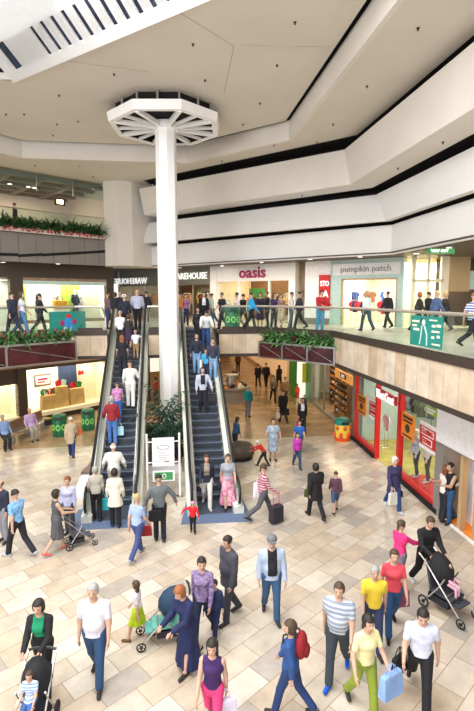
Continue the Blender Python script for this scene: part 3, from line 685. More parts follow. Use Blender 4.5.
def palm(loc, h, label, seed):
    rr = random.Random(seed); t = empty('potted_palm', loc, 0, label, 'palm')
    q = MB(); q.lathe([(.2, 0), (.26, .05), (.3, .42), (.27, .44), (.25, .38)], 14); q.build('pot', 'rubber_black', t, smooth=True)
    q = MB()
    for k in range(5): q.tube([(rr.uniform(-.08, .08), rr.uniform(-.08, .08), .38), (rr.uniform(-.2, .2), rr.uniform(-.2, .2), h * .55)], [.03, .015], 5)
    q.build('stem', 'wood_brown', t)
    q = MB()
    for k in range(46):
        az = rr.uniform(0, 6.28); el = rr.uniform(.3, 1.5); ln = h * rr.uniform(.4, .65); base = Vector((rr.uniform(-.12, .12), rr.uniform(-.12, .12), h * rr.uniform(.3, .6)))
        p = base.copy(); d = Vector((math.cos(az), math.sin(az), 0)); side = Vector((-d.y, d.x, 0)); pts = [p.copy()]
        for i in range(1, 9):
            s = i / 8; e = el - 1.3 * s * s; p = p + (d * math.cos(e) + Vector((0, 0, math.sin(e)))) * (ln / 8); pts.append(p.copy())
            for sg in (-1, 1):
                ll = .36 * math.sin(math.pi * (.15 + .8 * s)); tip = p + side * sg * ll * .8 + d * ll * .5 + Vector((0, 0, -ll * .35)); wv = d * .05
                q.add([p - wv, p + wv, tip], [(0, 1, 2)])
        q.tube(pts, .008, 4)
    q.build('fronds', 'leaf_palm', t)
    return t


palm((-.12, 18.55, .46), 2.75, 'tall dark palm in a black pot at the foot of the white column', 3)
palm((.30, 18.2, .46), 1.6, 'lower dark palm beside the right escalator, right of the tall palm', 8)
palm((-.55, 19.6, .46), 1.1, 'small dark palm behind the short fence near the left escalator', 12)


def planter(a, b, z0, z1, label, seed, depth=.55):
    f = Fr(a, b); L = f.len; t = empty('planter', (a[0], a[1], z0), f.rz, label, 'planter'); h = z1 - z0
    q = MB(); q.box(0, L, 0, depth, 0, h); q.build('trough', 'panel_grey', t)
    q = MB(); n = 3
    for k in range(n): q.box(L * k / n + .05, L * (k + 1) / n - .05, -.03, 0, .06, h - .09)
    q.build('glossy_panel', 'maroon', t)
    q = MB(); q.box(-.03, L + .03, -.06, .04, h - .07, h); q.box(-.03, L + .03, -.06, .04, 0, .06)
    for k in range(n + 1): q.box(L * k / n - .04, L * k / n + .04, -.05, 0, 0, h)
    for k in range(n): q.tube([(L * k / n + .15, -.045, h - .15), (L * (k + 1) / n - .1, -.045, .12)], .018, 4)
    q.build('frame', 'steel', t)
    return f, t


fR, tR = planter((4.05, 21.0), (6.5, 18.05), 3.93, 4.66, 'maroon panelled planter box of broad green plants over the mall entrance', 1)
for k in range(10):
    u = .25 + k * (fR.len - .5) / 9; p = fR.w(u, .28, 4.6); o = bush((u, .28, .67), .25, .75, 60, 'leaf_mid', 'leafy_plant', tR, w=.12, seed=20 + k)
for u, lab in ((1.9, 'dark red flower pot sunk among the plants over the mall entrance'),):
    p = fR.w(u, .05, 4.66); q = MB(); q.lathe([(.10, 0), (.13, .04), (.16, .3), (.14, .32)], 12, p); tag(q.build('flower_pot', 'maroon', smooth=True), lab, 'pot')
fL, tL = planter((-10.2, 15.0), (-3.75, 20.26), 4.02, 4.87, 'long maroon panelled planter of red flowers under the left gallery railing', 2)
for k in range(22):
    u = .2 + k * (fL.len - .4) / 21; p = fL.w(u, .28, 4.45); o = bush((u, .28, .8), .25, .72, 60, 'leaf_dark' if k % 3 else 'leaf_mid', 'leafy_plant', tL, w=.07, seed=50 + k); p = Vector((u, .28, .8))
    if k % 2 == 0:
        rr = random.Random(k); q = MB()
        for j in range(7): c = p + Vector((rr.uniform(-.22, .22), rr.uniform(-.2, .1), rr.uniform(.2, .5))); q.ell(c, (.045, .045, .03), n=6, m=4)
        q.build('flower_cluster', 'flower_red', tL)
# balcony flowers of the cafe
t = empty('balcony_planter', P2.w(5.3, -.32, 10.13), P2.rz, 'long trough of red flowers on the cafe balcony edge', 'planter')
q = MB(); q.box(0, uR - 6, 0, .3, .0, .18); q.build('trough', 'plaster_cream', t)
n = 34
for k in range(n):
    u = uR - 6.3 - k * .42; o = bush((u, .15, .15), .3, .95, 80, 'leaf_dark', 'leafy_plant', t, w=.09, seed=90 + k)
    rr = random.Random(200 + k); q = MB(); q.mi = 0
    for j in range(9):
        q.mi = j % 3 == 0; c = Vector((u + rr.uniform(-.22, .22), -.05 + rr.uniform(-.05, .05), .07 + rr.uniform(-.02, .16))); q.ell(c, (.06, .06, .045), n=6, m=4)
    q.build('flower_cluster', ['flower_red', 'flower_pink'], t)

# ================================================================ LAMPS
def downlight(p, r=.11, m='lamp_glow'):
    t = empty('ceiling_light', p, 0, 'round recessed ceiling light, switched on', 'light')
    q = MB(); q.lathe([(r * 1.25, 0), (r * 1.25, -.03), (r, -.03), (r, 0)], 14); q.build('trim_ring', 'steel_white', t)
    q = MB(); q.lathe([(0.01, -.012), (r, -.012), (r, -.005), (.01, -.005)], 14); q.build('lens', m, t)
    return t


DL = []
for px, py, z in ((3, 262, 8.55), (58, 263.5, 8.55), (104, 268, 8.55), (78, 268.5, 8.6), (120, 274, 8.6), (180, 267.5, 8.6), (222, 265.5, 8.6), (262, 262, 8.6), (360, 256.5, 8.6), (416, 253, 8.6), (449, 247, 8.6), (144, 273, 8.6), (310, 259, 8.6)):
    DL.append(('gallery', gz(px, py, z - .01)))
for px, py, z in ((35, 188.5, 13.6), (10, 189, 13.6), (34, 194, 13.6), (28, 182, 13.6)): DL.append(('cafe', P2.w(P2.at(px, py, 3)[0], 3, 13.28)))
LAB = {'gallery': ('round recessed light glowing in the brown gallery ceiling', 'gallery ceiling lights'), 'cafe': ('round recessed light in the cafe ceiling', 'cafe ceiling lights')}
proto = None
for kx, p in DL:
    proto = downlight(p) if proto is None else dup(proto, p)
    proto['label'], proto['group'] = LAB[kx]
# tiny dark sprinkler heads in the big ceilings
sp = None
for px, py, z in ((59, 95, 14.3), (114, 74, 14.3), (193, 44, 14.3), (205, 80, 14.3), (6, 114, 14.3), (24, 114, 14.3), (57, 124, 14.3), (78, 121, 14.3), (53, 135, 14.3), (260, 103, 14.3), (295, 22, 14.3), (277, 65, 14.3), (243, 124, 14.3), (418, 28, 13.57), (367, 86, 13.57), (333, 124, 13.57), (317, 142, 13.57), (274, 145, 13.57), (222, 161, 13.57), (35, 165, 13.57), (79, 166, 13.57), (93, 176, 13.57), (443, 142, 11.6), (398, 168, 11.6), (302, 195, 11.6)):
    p = gz(px, py, z)
    if sp is None:
        q = MB(); q.lathe([(.045, 0), (.045, -.015), (.02, -.015), (.015, -.05), (.03, -.055), (.03, -.065)], 8); sp = q.build('sprinkler_head', 'rubber_black'); sp.location = p; tag(sp, 'tiny dark sprinkler head in the cream ceiling', 'sprinkler', 'ceiling sprinklers')
    else: c = sp.copy(); COL.objects.link(c); c.location = p

WA = math.pi / 2
light('shop_lamp_oasis', 'AREA', PF.w((UO0 + UO1) / 2, 2.2, 8.4), 190, WARM, 3.5, 2.0, (0, 0, PF.rz))
light('shop_lamp_warehouse', 'AREA', PF.w(UW1 - 4, 2.2, 8.4), 150, (1, .66, .34), 6, 2.5, (0, 0, PF.rz))
light('shop_lamp_pumpkin', 'AREA', PF.w((up0 + up1) / 2, 2.4, 8.4), 420, (1, .9, .78), 3, 2.5, (0, 0, PF.rz))
light('shop_lamp_cream', 'AREA', PR.w(1.5, .9, 8.4), 260, (1, .92, .7), 2.6, .8, (0, 0, PR.rz))
light('display_lamp', 'AREA', PL.w((w1 + w2) / 2, .75, 7.5), 160, (1, .9, .72), 5, .7, (0, 0, PL.rz))
light('display_lamp', 'AREA', PL.w(w0 - 1.6, .75, 7.5), 60, (1, .9, .72), 3, .7, (0, 0, PL.rz))
light('display_lamp', 'AREA', GL.w((g1 + g2) / 2, .45, 2.8), 110, (1, .86, .6), 4.5, .5, (0, 0, GL.rz))
light('display_lamp', 'AREA', GL.w(g0 - 1.5, .45, 2.15), 50, (1, .86, .6), 3, .5, (0, 0, GL.rz))
light('boutique_lamp', 'AREA', WC.w(4, 1.8, 3.4), 150, (1, .95, .82), 6, 2, (0, 0, WC.rz))
light('shoe_shop_lamp', 'AREA', SH.w(4, 1.0, 3.3), 160, WARM, 6, 1.2, (0, 0, SH.rz))
light('next_shop_lamp', 'AREA', NX.w(4, .7, 3.3), 90, WARM, 6, 1.0, (0, 0, NX.rz))
light('cafe_lamp', 'AREA', P2.w(uR - 8, 3.5, 13.2), 330, (1, .78, .5), 12, 4, (0, 0, P2.rz))
light('corridor_lamp', 'AREA', (6, 32, 3.85), 210, (1, .74, .42), 3.5, 14, (0, 0, 0))
light('corridor_lamp', 'AREA', (6.3, 52, 3.85), 170, (1, .62, .3), 3.5, 24, (0, 0, 0))
light('mall_lamp', 'AREA', (-1, 26.5, 3.85), 260, (1, .82, .6), 9, 5, (0, 0, 0))
light('mall_lamp', 'AREA', (-8, 21.5, 3.85), 130, (1, .85, .65), 4, 4, (0, 0, 0))
light('gallery_lamp', 'AREA', (3.5, 27.0, 8.5), 300, (1, .88, .7), 10, 2.5, (0, 0, PF.rz))
light('gallery_lamp', 'AREA', (12, 14, 8.5), 420, (1, .9, .75), 4, 12, (0, 0, 0))
light('gallery_lamp', 'AREA', (-9, 24, 8.4), 200, (1, .88, .7), 8, 1.2, (0, 0, P2.rz))

# ================================================================ BENCH, BINS, KIOSK, SIGN STAND
def bench(loc, rz, L, label):
    t = empty('bench', loc, rz, label, 'bench')
    q = MB(); q.box(0, L, -.3, .3, .38, .45); q.build('seat', 'steel', t, bevel=.02)
    q = MB(); q.box(.2, L - .2, .28, .36, .42, .85); q.build('backrest', 'wood_brown', t, bevel=.01)
    for u in (.4, L / 2, L - .4): q = MB(); q.box(u - .04, u + .04, -.22, .25, 0, .38); q.build('leg', 'steel', t)
    return t


pb = gz(2, 447); pe = gz(46, 428)
fB = Fr(pb[:2], pe[:2]); bench((pb.x, pb.y + .3, 0), fB.rz, fB.len + .2, 'long grey metal bench by the left shop windows with two seated men')


def litter_bin(loc, m, label, r=.33, h=1.08, top='bin_green', kind=0):
    t = empty('litter_bin', loc, 0, label, 'bin')
    q = MB(); q.lathe([(r * .92, 0), (r, .05), (r, h * .72), (r * .97, h * .74)], 20); q.build('body', m, t, smooth=True)
    q = MB(); q.lathe([(r * 1.03, h * .72), (r * 1.05, h * .8), (r * .95, h * .93), (r * .6, h * .99), (.02, h)], 20); q.build('lid', top, t, smooth=True)
    q = MB(); q.box(-.16, .16, -r * 1.08, -r * .8, h * .77, h * .87); q.build('opening', 'ink_black', t)
    q = MB(); rr = random.Random(4)
    if kind == 0:
        for k in range(3):
            a = -math.pi / 2 + (k - 1) * .75
            for j in range(8):
                b = a + math.cos(j * .785) * .24; z = h * .42 + math.sin(j * .785) * .12; q.box(-.035, .035, -.012, .012, -.035, .035, Matrix.Translation((r * 1.0 * math.cos(b), r * 1.0 * math.sin(b), z)) @ Matrix.Rotation(b + math.pi / 2, 4, 'Z') @ Matrix.Rotation(j * .785, 4, 'Y'))
        q.build('printed_logo', 'bin_logo', t)
    else:
        for k in range(7):
            b = -math.pi + k * .52; q.ell((r * .97 * math.cos(b), r * .97 * math.sin(b), h * (.6 if k % 2 else .3)), (.09, .09, .1 + .06 * (k % 2 == 0)), n=10, m=6)
        q.build('fruit_print', 'bin_red', t, smooth=True)
        q = MB(); q.lathe([(r * 1.01, .05), (r * 1.01, h * .2)], 20); q.build('base_band', 'bin_red', t)
    return t


litter_bin(gz(60, 435.5), 'bin_green', 'green litter bin with pale green logo nearer the seated men'); litter_bin(gz(88.5, 429), 'bin_green', 'green litter bin with pale green logo nearer the left escalator')
litter_bin(gz(342, 441), 'bin_yellow', 'yellow and red fruit-printed litter bin with teal lid by the shoe shop', .34, 1.12, 'teal_banner', 1)
# bin standing behind the rail on the gallery
t = litter_bin((3.0, 22.35, U), 'bin_green', 'green banner-wrapped bin behind the glass right of the escalators', .36, 1.15)

c = gz(232, 397); t = empty('kiosk', (4.0, 30.2, 0), 0, 'round grey kiosk counter heaped with goods in the mall behind the right escalator', 'kiosk')
q = MB(); q.lathe([(1.0, 0), (1.0, .1), (.95, .12), (.95, .75), (1.05, .8), (1.05, .9), (.3, .92)], 24); q.build('counter', 'panel_grey', t, smooth=True)
q = MB(); q.lathe([(.32, .9), (.32, 1.6), (.45, 1.62), (.45, 1.7), (.05, 1.72)], 16); q.build('display_tower', 'steel', t, smooth=True)
rr = random.Random(5)
for k in range(26):
    a = k * .6; r0 = .55 + .35 * (k % 2); q = MB(); q.box(-.09, .09, -.07, .07, 0, .12 + .1 * rr.random())
    o = q.build('boxed_goods', ['poster_white', 'dark_brown', 'orange', 'maroon', 'cream'][k % 5], bevel=.01); o.location = (4.0 + r0 * math.cos(a), 30.2 + r0 * math.sin(a), .92); tag(o, 'small boxed item piled on the round grey kiosk', 'box', 'goods on the kiosk')

# freestanding sign between the escalators
t = empty('sign_stand', (-.22, 15.5, 0), 0, 'white notice on a tall steel post stand between the escalators', 'sign')
for x in (-.53, .53):
    q = MB(); q.tube([(x, 0, 0), (x, 0, 2.12)], .035, 8); q.ell((x, 0, 2.14), (.045, .045, .045)); q.build('post', 'steel_white', t, smooth=True)
    q = MB(); q.lathe([(.13, 0), (.13, .02), (.04, .04)], 14, (x, 0, 0)); q.build('foot', 'steel', t, smooth=True)
q = MB()
for z in (1.9, 1.2): q.tube([(-.53, 0, z), (.53, 0, z)], .018, 6)
q.build('crossbar', 'steel_white', t)
q = MB(); q.box(-.36, .36, -.03, -.01, 1.08, 2.04); q.build('notice_board', 'poster_white', t)
q = MB(); q.tube([(-.17 + .17 + .2 * math.cos(a * .3927), -.035, 1.72 + .07 * math.sin(a * .3927)) for a in range(16)], .012, 4, closed=True); q.box(-.3, .33, -.036, -.031, 1.245, 1.255); q.box(.04, .18, -.037, -.031, 1.21, 1.25)
for k, (a, b) in enumerate(((-.18, .2), (-.12, .12), (-.2, .18), (-.15, .15), (-.1, .1))): q.box(a, b, -.036, -.031, 1.55 - k * .06, 1.562 - k * .06)
q.build('printed_mark', 'letter_grey', t)
q = MB(); q.box(-.36, .36, -.03, -.01, .56, .92); q.mi = 1; q.box(-.3, .3, -.036, -.03, .60, .87); o = q.build('small_notice', ['steel_white', 'letter_green'], t)
q = MB()
for x in (-.14, .02): q.tube([(x + .06 * math.cos(a * .785), -.04, .735 + .08 * math.sin(a * .785)) for a in range(8)], .014, 4, closed=True)
q.build('pale_mark', 'poster_white', t)

# spot lamps along the shop ceilings
sl = None
for k in range(22):
    p = PF.w(1.2 + k * .72, .9 + .5 * (k % 2), 7.9 if k < 9 else 8.1)
    if sl is None:
        sl = empty('spot_lamp', p, 0, 'small bright spot lamp inside the row of gallery shops', 'lamp', 'spot lamps in the gallery shops'); q = MB(); q.lathe([(.09, 0), (.07, .16), (.03, .2)], 10); q.build('shade', 'steel', sl); q = MB(); q.lathe([(.075, -.005), (.075, .01)], 10); q.build('bulb', 'lamp_warm', sl); q = MB(); q.tube([(0, 0, .2), (0, 0, .6)], .01, 5); q.build('stem', 'steel', sl)
    else: dup(sl, p)
# ================================================================ PEOPLE
def sd_cone(P, a, b, ra, rb, fl=1.0, fd=None):
    """tapered capsule; fl < 1 flattens along direction fd"""
    a = np.array(a, dtype=np.float32); b = np.array(b, dtype=np.float32); ab = b - a; L2 = float(ab @ ab) + 1e-9
    pa = P - a; t = np.clip((pa @ ab) / L2, 0, 1)
    d = pa - t[..., None] * ab
    if fl != 1.0:
        f = np.array(fd, dtype=np.float32); f = f / np.linalg.norm(f); k = d @ f; d = d + (k * (1 / fl - 1))[..., None] * f
    return np.sqrt((d * d).sum(-1)) - (ra + (rb - ra) * t)


def sd_ell(P, c, r, R=None):
    q = P - np.array(c, dtype=np.float32)
    if R is not None: q = q @ R
    r = np.array(r, dtype=np.float32); k0 = np.sqrt(((q / r) ** 2).sum(-1)); k1 = np.sqrt(((q / r / r) ** 2).sum(-1)) + 1e-9
    return k0 * (k0 - 1) / k1


def smin(a, b, k=.03):
    h = np.clip(.5 + .5 * (b - a) / k, 0, 1)
    return b + (a - b) * h - k * h * (1 - h)


def nets(fn, lo, hi, vox):
    lo = np.array(lo, dtype=np.float32) - 2 * vox; hi = np.array(hi, dtype=np.float32) + 2 * vox
    n = np.ceil((hi - lo) / vox).astype(int) + 1
    g = [lo[i] + vox * np.arange(n[i], dtype=np.float32) for i in range(3)]
    P = np.stack(np.meshgrid(*g, indexing='ij'), -1); F = fn(P).astype(np.float32); S = F < 0
    c = [slice(0, -1), slice(1, None)]
    cnt = np.zeros(np.array(S.shape) - 1, dtype=np.int8)
    for i in (0, 1):
        for j in (0, 1):
            for k in (0, 1): cnt += S[c[i], c[j], c[k]]
    act = (cnt > 0) & (cnt < 8); idx = -np.ones(act.shape, dtype=np.int64); cells = np.argwhere(act); idx[act] = np.arange(len(cells))
    acc = np.zeros((len(cells), 3)); num = np.zeros(len(cells)); ci, cj, ck = cells.T
    for ax in range(3):
        o1, o2 = [x for x in range(3) if x != ax]
        for u in (0, 1):
            for v in (0, 1):
                d0 = [0, 0, 0]; d0[o1] = u; d0[o2] = v; d1 = list(d0); d1[ax] = 1
                f0 = F[ci + d0[0], cj + d0[1], ck + d0[2]]; f1 = F[ci + d1[0], cj + d1[1], ck + d1[2]]
                m = (f0 < 0) != (f1 < 0); t = np.where(m, f0 / np.where(m, f0 - f1, 1), 0); p = np.tile(np.array(d0, float), (len(cells), 1)); p[:, ax] += t
                acc += p * m[:, None]; num += m
    V = lo + vox * (cells + acc / num[:, None])
    Q = []
    for ax in range(3):
        o1, o2 = [(1, 2), (2, 0), (0, 1)][ax]
        s0 = [slice(None)] * 3; s1 = [slice(None)] * 3; s0[ax] = slice(0, -1); s1[ax] = slice(1, None)
        a, b = S[tuple(s0)], S[tuple(s1)]; e = np.argwhere(a != b); fl = a[tuple(e.T)]
        ok = (e[:, o1] > 0) & (e[:, o2] > 0) & (e[:, o1] < act.shape[o1]) & (e[:, o2] < act.shape[o2]); e = e[ok]; fl = fl[ok]
        q = []
        for (u, v) in ((1, 1), (0, 1), (0, 0), (1, 0)):
            k = e.copy(); k[:, o1] -= u; k[:, o2] -= v; q.append(idx[k[:, 0], k[:, 1], k[:, 2]])
        q = np.stack(q, 1); q[~fl] = q[~fl][:, ::-1]; Q.append(q)
    return V, np.concatenate(Q)


def np_mesh(name, V, Q, m, parent, extra=None, emat=None):
    me = bpy.data.meshes.new(name); V = V.astype(np.float32); nq = len(Q); nv = len(V)
    if extra and extra.v:
        ev = np.array([tuple(p) for p in extra.v], dtype=np.float32); V = np.concatenate([V, ev])
    lt = [4] * nq; flat = Q.ravel().tolist()
    if extra and extra.v:
        for f in extra.f: lt.append(len(f)); flat += [i + nv for i in f]
    me.vertices.add(len(V)); me.vertices.foreach_set('co', V.ravel()); me.loops.add(len(flat)); me.loops.foreach_set('vertex_index', flat)
    me.polygons.add(len(lt)); st = np.concatenate([[0], np.cumsum(lt)[:-1]]); me.polygons.foreach_set('loop_start', st.astype(np.int32)); me.polygons.foreach_set('use_smooth', [True] * len(lt))
    me.update(calc_edges=True); me.validate(); me.materials.append(m)
    o = bpy.data.objects.new(name, me); COL.objects.link(o)
    if parent is not None: o.parent = parent
    return o


def hexc(c): return tuple(c)


def cloth(c, kind='plain', c2=None):
    key = 'cloth_%s_%.2f_%.2f_%.2f' % (kind, *c) + (('_%.2f_%.2f_%.2f' % c2) if c2 else '')
    if key in MATS: return MATS[key]
    if kind == 'stripe': return stripe_mat(key, c, c2, .075, 2, .8)
    if kind == 'print': return mat(key, c, .8, color2=c2, noise=(9, .3))
    if kind == 'check': return mat(key, c, .8, color2=c2, noise=(16, .3))
    return mat(key, c, .8, noise=(5, .12))


SKIN = [(.58, .36, .26), (.50, .30, .21), (.30, .17, .11)]
for i, c in enumerate(SKIN): mat('skin_%d' % i, c, .55, noise=(8, .05))
HAIRC = {'brown': (.07, .04, .022), 'dark': (.018, .013, .01), 'blonde': (.5, .36, .17), 'red': (.22, .06, .02), 'grey': (.35, .34, .33), 'white': (.75, .73, .70), 'ginger': (.3, .1, .03)}
for k_, c in HAIRC.items(): mat('hair_' + k_, c, .6, noise=(30, .25))
mat('eye_dark', (.02, .015, .012), .3); mat('lip', (.42, .16, .13), .5)


def rotv(v, ax, a): return Matrix.Rotation(a, 3, ax) @ Vector(v)


def person(loc, face, h=1.7, sex='m', top=('tee', (.5, .5, .5)), bot=('trousers', (.05, .07, .12)), hair=('short', 'brown'), legs=(15, -12), arms=((10, 6, 10), (-10, 6, 10)), lean=0, head=(0, 0), skin=0, shoe=(.03, .025, .025), sit=False, vox=None, label='', group=None, name='person', coat=None, hat=None, build=1.0, bend=(0, 0), cat='person', plainskin=None, wheelsit=False):
    """face: heading in degrees, 0 = away from the camera (+Y), 90 = -X, 180 = towards -Y. legs: thigh swing in degrees (left, right); arms: (swing, out, elbow)"""
    s = h / 1.72; child = h < 1.4; fem = sex == 'f'
    dist = (Vector(loc) - Vector((0, 0, HC))).length
    if vox is None: vox = min(.034, max(.0125, dist * .00125))
    hipw = .088; shw = (.158 if fem else .178) * (1 + (build - 1) * .4); hipz = .92; B = build
    if child: shw *= .93
    if sit: legs = (82, 80) if not isinstance(sit, tuple) else sit; bend = (-82, -78)
    pel = Vector((0, 0, hipz + .02)); ln = math.radians(lean)
    def tor(v): return rotv(v, 'X', -ln) + pel
    waist = tor((0, 0, .15)); chest = tor((0, .0, .33)); neck0 = tor((0, -.005, .50)); neck1 = tor((0, .01, .575))
    yaw, tilt = math.radians(head[0]), math.radians(head[1])
    hd = neck1 + rotv((0, .02, .095), 'X', -ln * .5 - tilt)
    HR = Matrix.Rotation(yaw, 3, 'Z') @ Matrix.Rotation(-ln * .5 - tilt, 3, 'X'); HRn = np.array(HR, dtype=np.float32)
    hs = 1.05 if not child else 1.0 + .35 * (1.4 - h)
    J = {}
    for i, sd in ((0, -1), (1, 1)):     # 0 = left (-x), 1 = right
        a = math.radians(legs[i]); kb = bend[i] if bend[i] else (-8 - max(0, -legs[i]) * 1.0)
        hip = Vector((sd * hipw, 0, hipz)); knee = hip + rotv((sd * .005, 0, -.44), 'X', a); ank = knee + rotv((0, 0, -.42), 'X', a + math.radians(kb)); toe = ank + rotv((sd * .03, .15, -.055), 'X', (a + math.radians(kb)) * .5 if not sit else 0); heel = ank + rotv((0, -.04, -.045), 'X', (a + math.radians(kb)) * .5 if not sit else 0)
        J['L%d' % i] = (hip, knee, ank, toe, heel)
        sw, out, el = arms[i]; sh = tor((sd * shw, 0, .432)); A = Matrix.Rotation(math.radians(sw), 3, 'X') if True else None
        dirU = rotv(rotv((0, 0, -1), 'Y', -sd * math.radians(out)), 'X', math.radians(sw)); elb = sh + dirU * .285
        inward = out < 0
        dirF = rotv(rotv((0, 0, -1), 'Y', -sd * math.radians(out * .4 - (6 if el > 40 else 0) * 2)), 'X', math.radians(sw + el)); wr = elb + dirF * .25
        J['A%d' % i] = (sh, elb, wr, dirF)
    zmin = min(min(J['L0'][3].z, J['L0'][4].z), min(J['L1'][3].z, J['L1'][4].z)) - .035
    base = 0 if not sit else 0
    off = -zmin
    root = empty(name, loc, math.radians(face), label, cat, group)
    root.scale = (s, s, s)
    D = lambda v: np.array((v.x, v.y, v.z + off), dtype=np.float32)
    skm = plainskin or MATS['skin_%d' % skin]
    v_ = vox / s
    fdir = np.array(rotv((0, 1, 0), 'X', -ln))
    tw = (.115 if fem else .125) * B; ch = (.128 if fem else .142) * B; pw = (.135 if fem else .13) * B

    def torso(P, t=0, low=0.0):
        d = sd_cone(P, D(tor((-.055 * B, 0, .34))), D(tor((.055 * B, 0, .34))), ch * .95 + t, ch * .95 + t, .72, fdir)
        d = smin(d, sd_cone(P, D(tor((0, 0, .02))), D(tor((0, 0, .2))), pw + t, tw + t, .78, fdir), .06)
        for sd in (-1, 1): d = smin(d, sd_cone(P, D(tor((sd * .02, -.005, .465))), D(tor((sd * shw * .88, 0, .432))), .058 + t * .7, .048 + t * .7), .04)
        if fem and not child: d = smin(d, sd_ell(P, D(tor((0, .085, .32))), (.13 + t, .06 + t, .075 + t)), .03)
        elif B > 1.1: d = smin(d, sd_ell(P, D(tor((0, .06, .15))), (.13 * B + t, .09 * B + t, .14 + t)), .05)
        return d

    def arm(P, i, t=0, fore=True, k=1.0):
        sh, elb, wr, _ = J['A%d' % i]; e = elb if k >= 1 else sh + (elb - sh) * k
        d = sd_cone(P, D(sh), D(e), (.047 if fem else .053) * (1 + (B - 1) * .6) + t * .8, (.038 if fem else .043) * B + t)
        if fore: d = smin(d, sd_cone(P, D(elb), D(wr), .041 + t, .028 + t), .02)
        return d

    def leg(P, i, t=0, lo=1.0, flare=0):
        hip, kn, an, toe, heel = J['L%d' % i]; d = sd_cone(P, D(hip), D(kn), .088 * B + t, .055 + t)
        if lo > 0: d = smin(d, sd_cone(P, D(kn), D(kn + (an - kn) * lo), .056 + t, .038 + t + flare), .02)
        return d

    def body(P):
        d = torso(P); d = smin(d, sd_cone(P, D(neck0 - Vector((0, 0, .03))), D(neck1), .055, .05), .025)
        q = (P - D(hd)) @ HRn
        hdist = smin(sd_ell(q, (0, -.01, .02), (.075 * hs, .092 * hs, .095 * hs)), sd_ell(q, (0, .02, -.05), (.055 * hs, .065 * hs, .06 * hs)), .03)
        hdist = smin(hdist, sd_ell(q, (0, .092 * hs, -.02), (.014, .022, .026)), .015)
        for sd in (-1, 1): hdist = smin(hdist, sd_ell(q, (sd * .075 * hs, -.01, -.01), (.012, .02, .03)), .01)
        d = smin(d, hdist, .015)
        for i in (0, 1):
            d = smin(d, arm(P, i), .03); d = smin(d, leg(P, i), .03); hip, kn, an, toe, heel = J['L%d' % i]
            d = smin(d, sd_cone(P, D(heel), D(toe), .036, .03), .02)
            sh, elb, wr, df = J['A%d' % i]; d = smin(d, sd_cone(P, D(wr), D(wr + df * .07), .026, .032, .6, (1, .2, 0)), .015)
        return d
    pts = [D(x) for k in J for x in J[k][:3]] + [D(hd)] + [D(J['L0'][3]), D(J['L1'][3])]
    lo = np.min(pts, 0) - .17 * B; hi = np.max(pts, 0) + .17 * B; hi[2] = D(hd)[2] + .14; lo[2] = max(lo[2], -.06)
    # fingers, rooted in the palm
    ex = MB()
    fine = dist < 34
    if fine:
        for i, sd in ((0, -1), (1, 1)):
            sh, elb, wr, df = J['A%d' % i]; df = df.normalized(); o3 = Vector((0, 0, off)); latr = Vector((0, 1, 0)) if abs(df.y) < .8 else Vector((sd, 0, 0)); w_ = (latr - df * latr.dot(df)).normalized(); cu = df.cross(w_) * (1 if sd > 0 else -1)
            if cu.x * sd > 0: cu = -cu
            for k, L in enumerate((.068, .076, .072, .056)):
                b0 = wr + o3 + df * .075 + w_ * (.027 - .018 * k); ex.tube([b0, b0 + df * (L * .45) + cu * .006, b0 + df * (L * .8) + cu * .02, b0 + df * L + cu * .035], [.0095, .009, .008, .005], 5)
            b0 = wr + o3 + df * .03 + w_ * .03; ex.tube([b0, b0 + df * .03 + w_ * .025 + cu * .01, b0 + df * .06 + w_ * .03 + cu * .02], [.011, .010, .006], 5)
    V, Q = nets(body, lo, hi, v_); np_mesh('body', V, Q, skm, root, ex)
    hdo = Vector(tuple(D(hd)))
    if fine and plainskin is None:
        q = MB()
        for sd in (-1, 1): q.ell(hdo + HR @ Vector((sd * .03 * hs, .078 * hs, .012)), (.012, .008, .008), n=6, m=4)
        q.build('eyes', 'eye_dark', root, smooth=True)
        q = MB(); q.ell(hdo + HR @ Vector((0, .082 * hs, -.062 * hs)), (.022, .008, .007), n=8, m=4); q.build('mouth', 'lip', root, smooth=True)
    # hair
    st, hc = hair
    if st != 'bald':
        def hairf(P):
            q = (P - D(hd)) @ HRn; t = .014 if st in ('short', 'crop', 'balding') else .022
            d = sd_ell(q, (0, -.016, .024), (.075 * hs + t, .092 * hs + t, .095 * hs + t)); cut = np.minimum(q[..., 1] - .035, .062 - q[..., 2]) if st != 'balding' else .05 - np.minimum(.05 - q[..., 1] * 0 + 1, 1)
            cut2 = -(q[..., 2] + (.02 if st != 'crop' else -.0) + q[..., 1] * .5)
            if st == 'balding':
                d = np.maximum(d, q[..., 2] - .045); return np.maximum(np.maximum(d, q[..., 1] - .03), -(q[..., 2] + .04))
            if st in ('short', 'crop'): return np.maximum(np.maximum(d, cut2), cut)
            if st == 'bob': d = smin(d, sd_ell(q, (0, -.03, -.035), (.098 * hs, .075 * hs, .085)), .02); return np.maximum(d, cut)
            if st == 'long':
                d = smin(d, sd_ell(q, (0, -.055, -.11), (.095, .05, .16)), .03); return np.maximum(d, cut)
            if st == 'tail':
                d = np.maximum(np.maximum(d, cut2), cut); return smin(d, sd_cone(q, np.array((0, -.11, .04)), np.array((0, -.13, -.1)), .032, .018), .02)
            if st == 'bun':
                d = np.maximum(np.maximum(d, cut2), cut); return smin(d, sd_ell(q, (0, -.11, .06), (.04, .04, .04)), .02)
            return d
        c = D(hd); V, Q = nets(hairf, c - np.array((.15, .2, .32)), c + np.array((.15, .16, .16)), min(v_, .02))
        if len(Q): np_mesh('hair', V, Q, MATS['hair_' + hc], root)
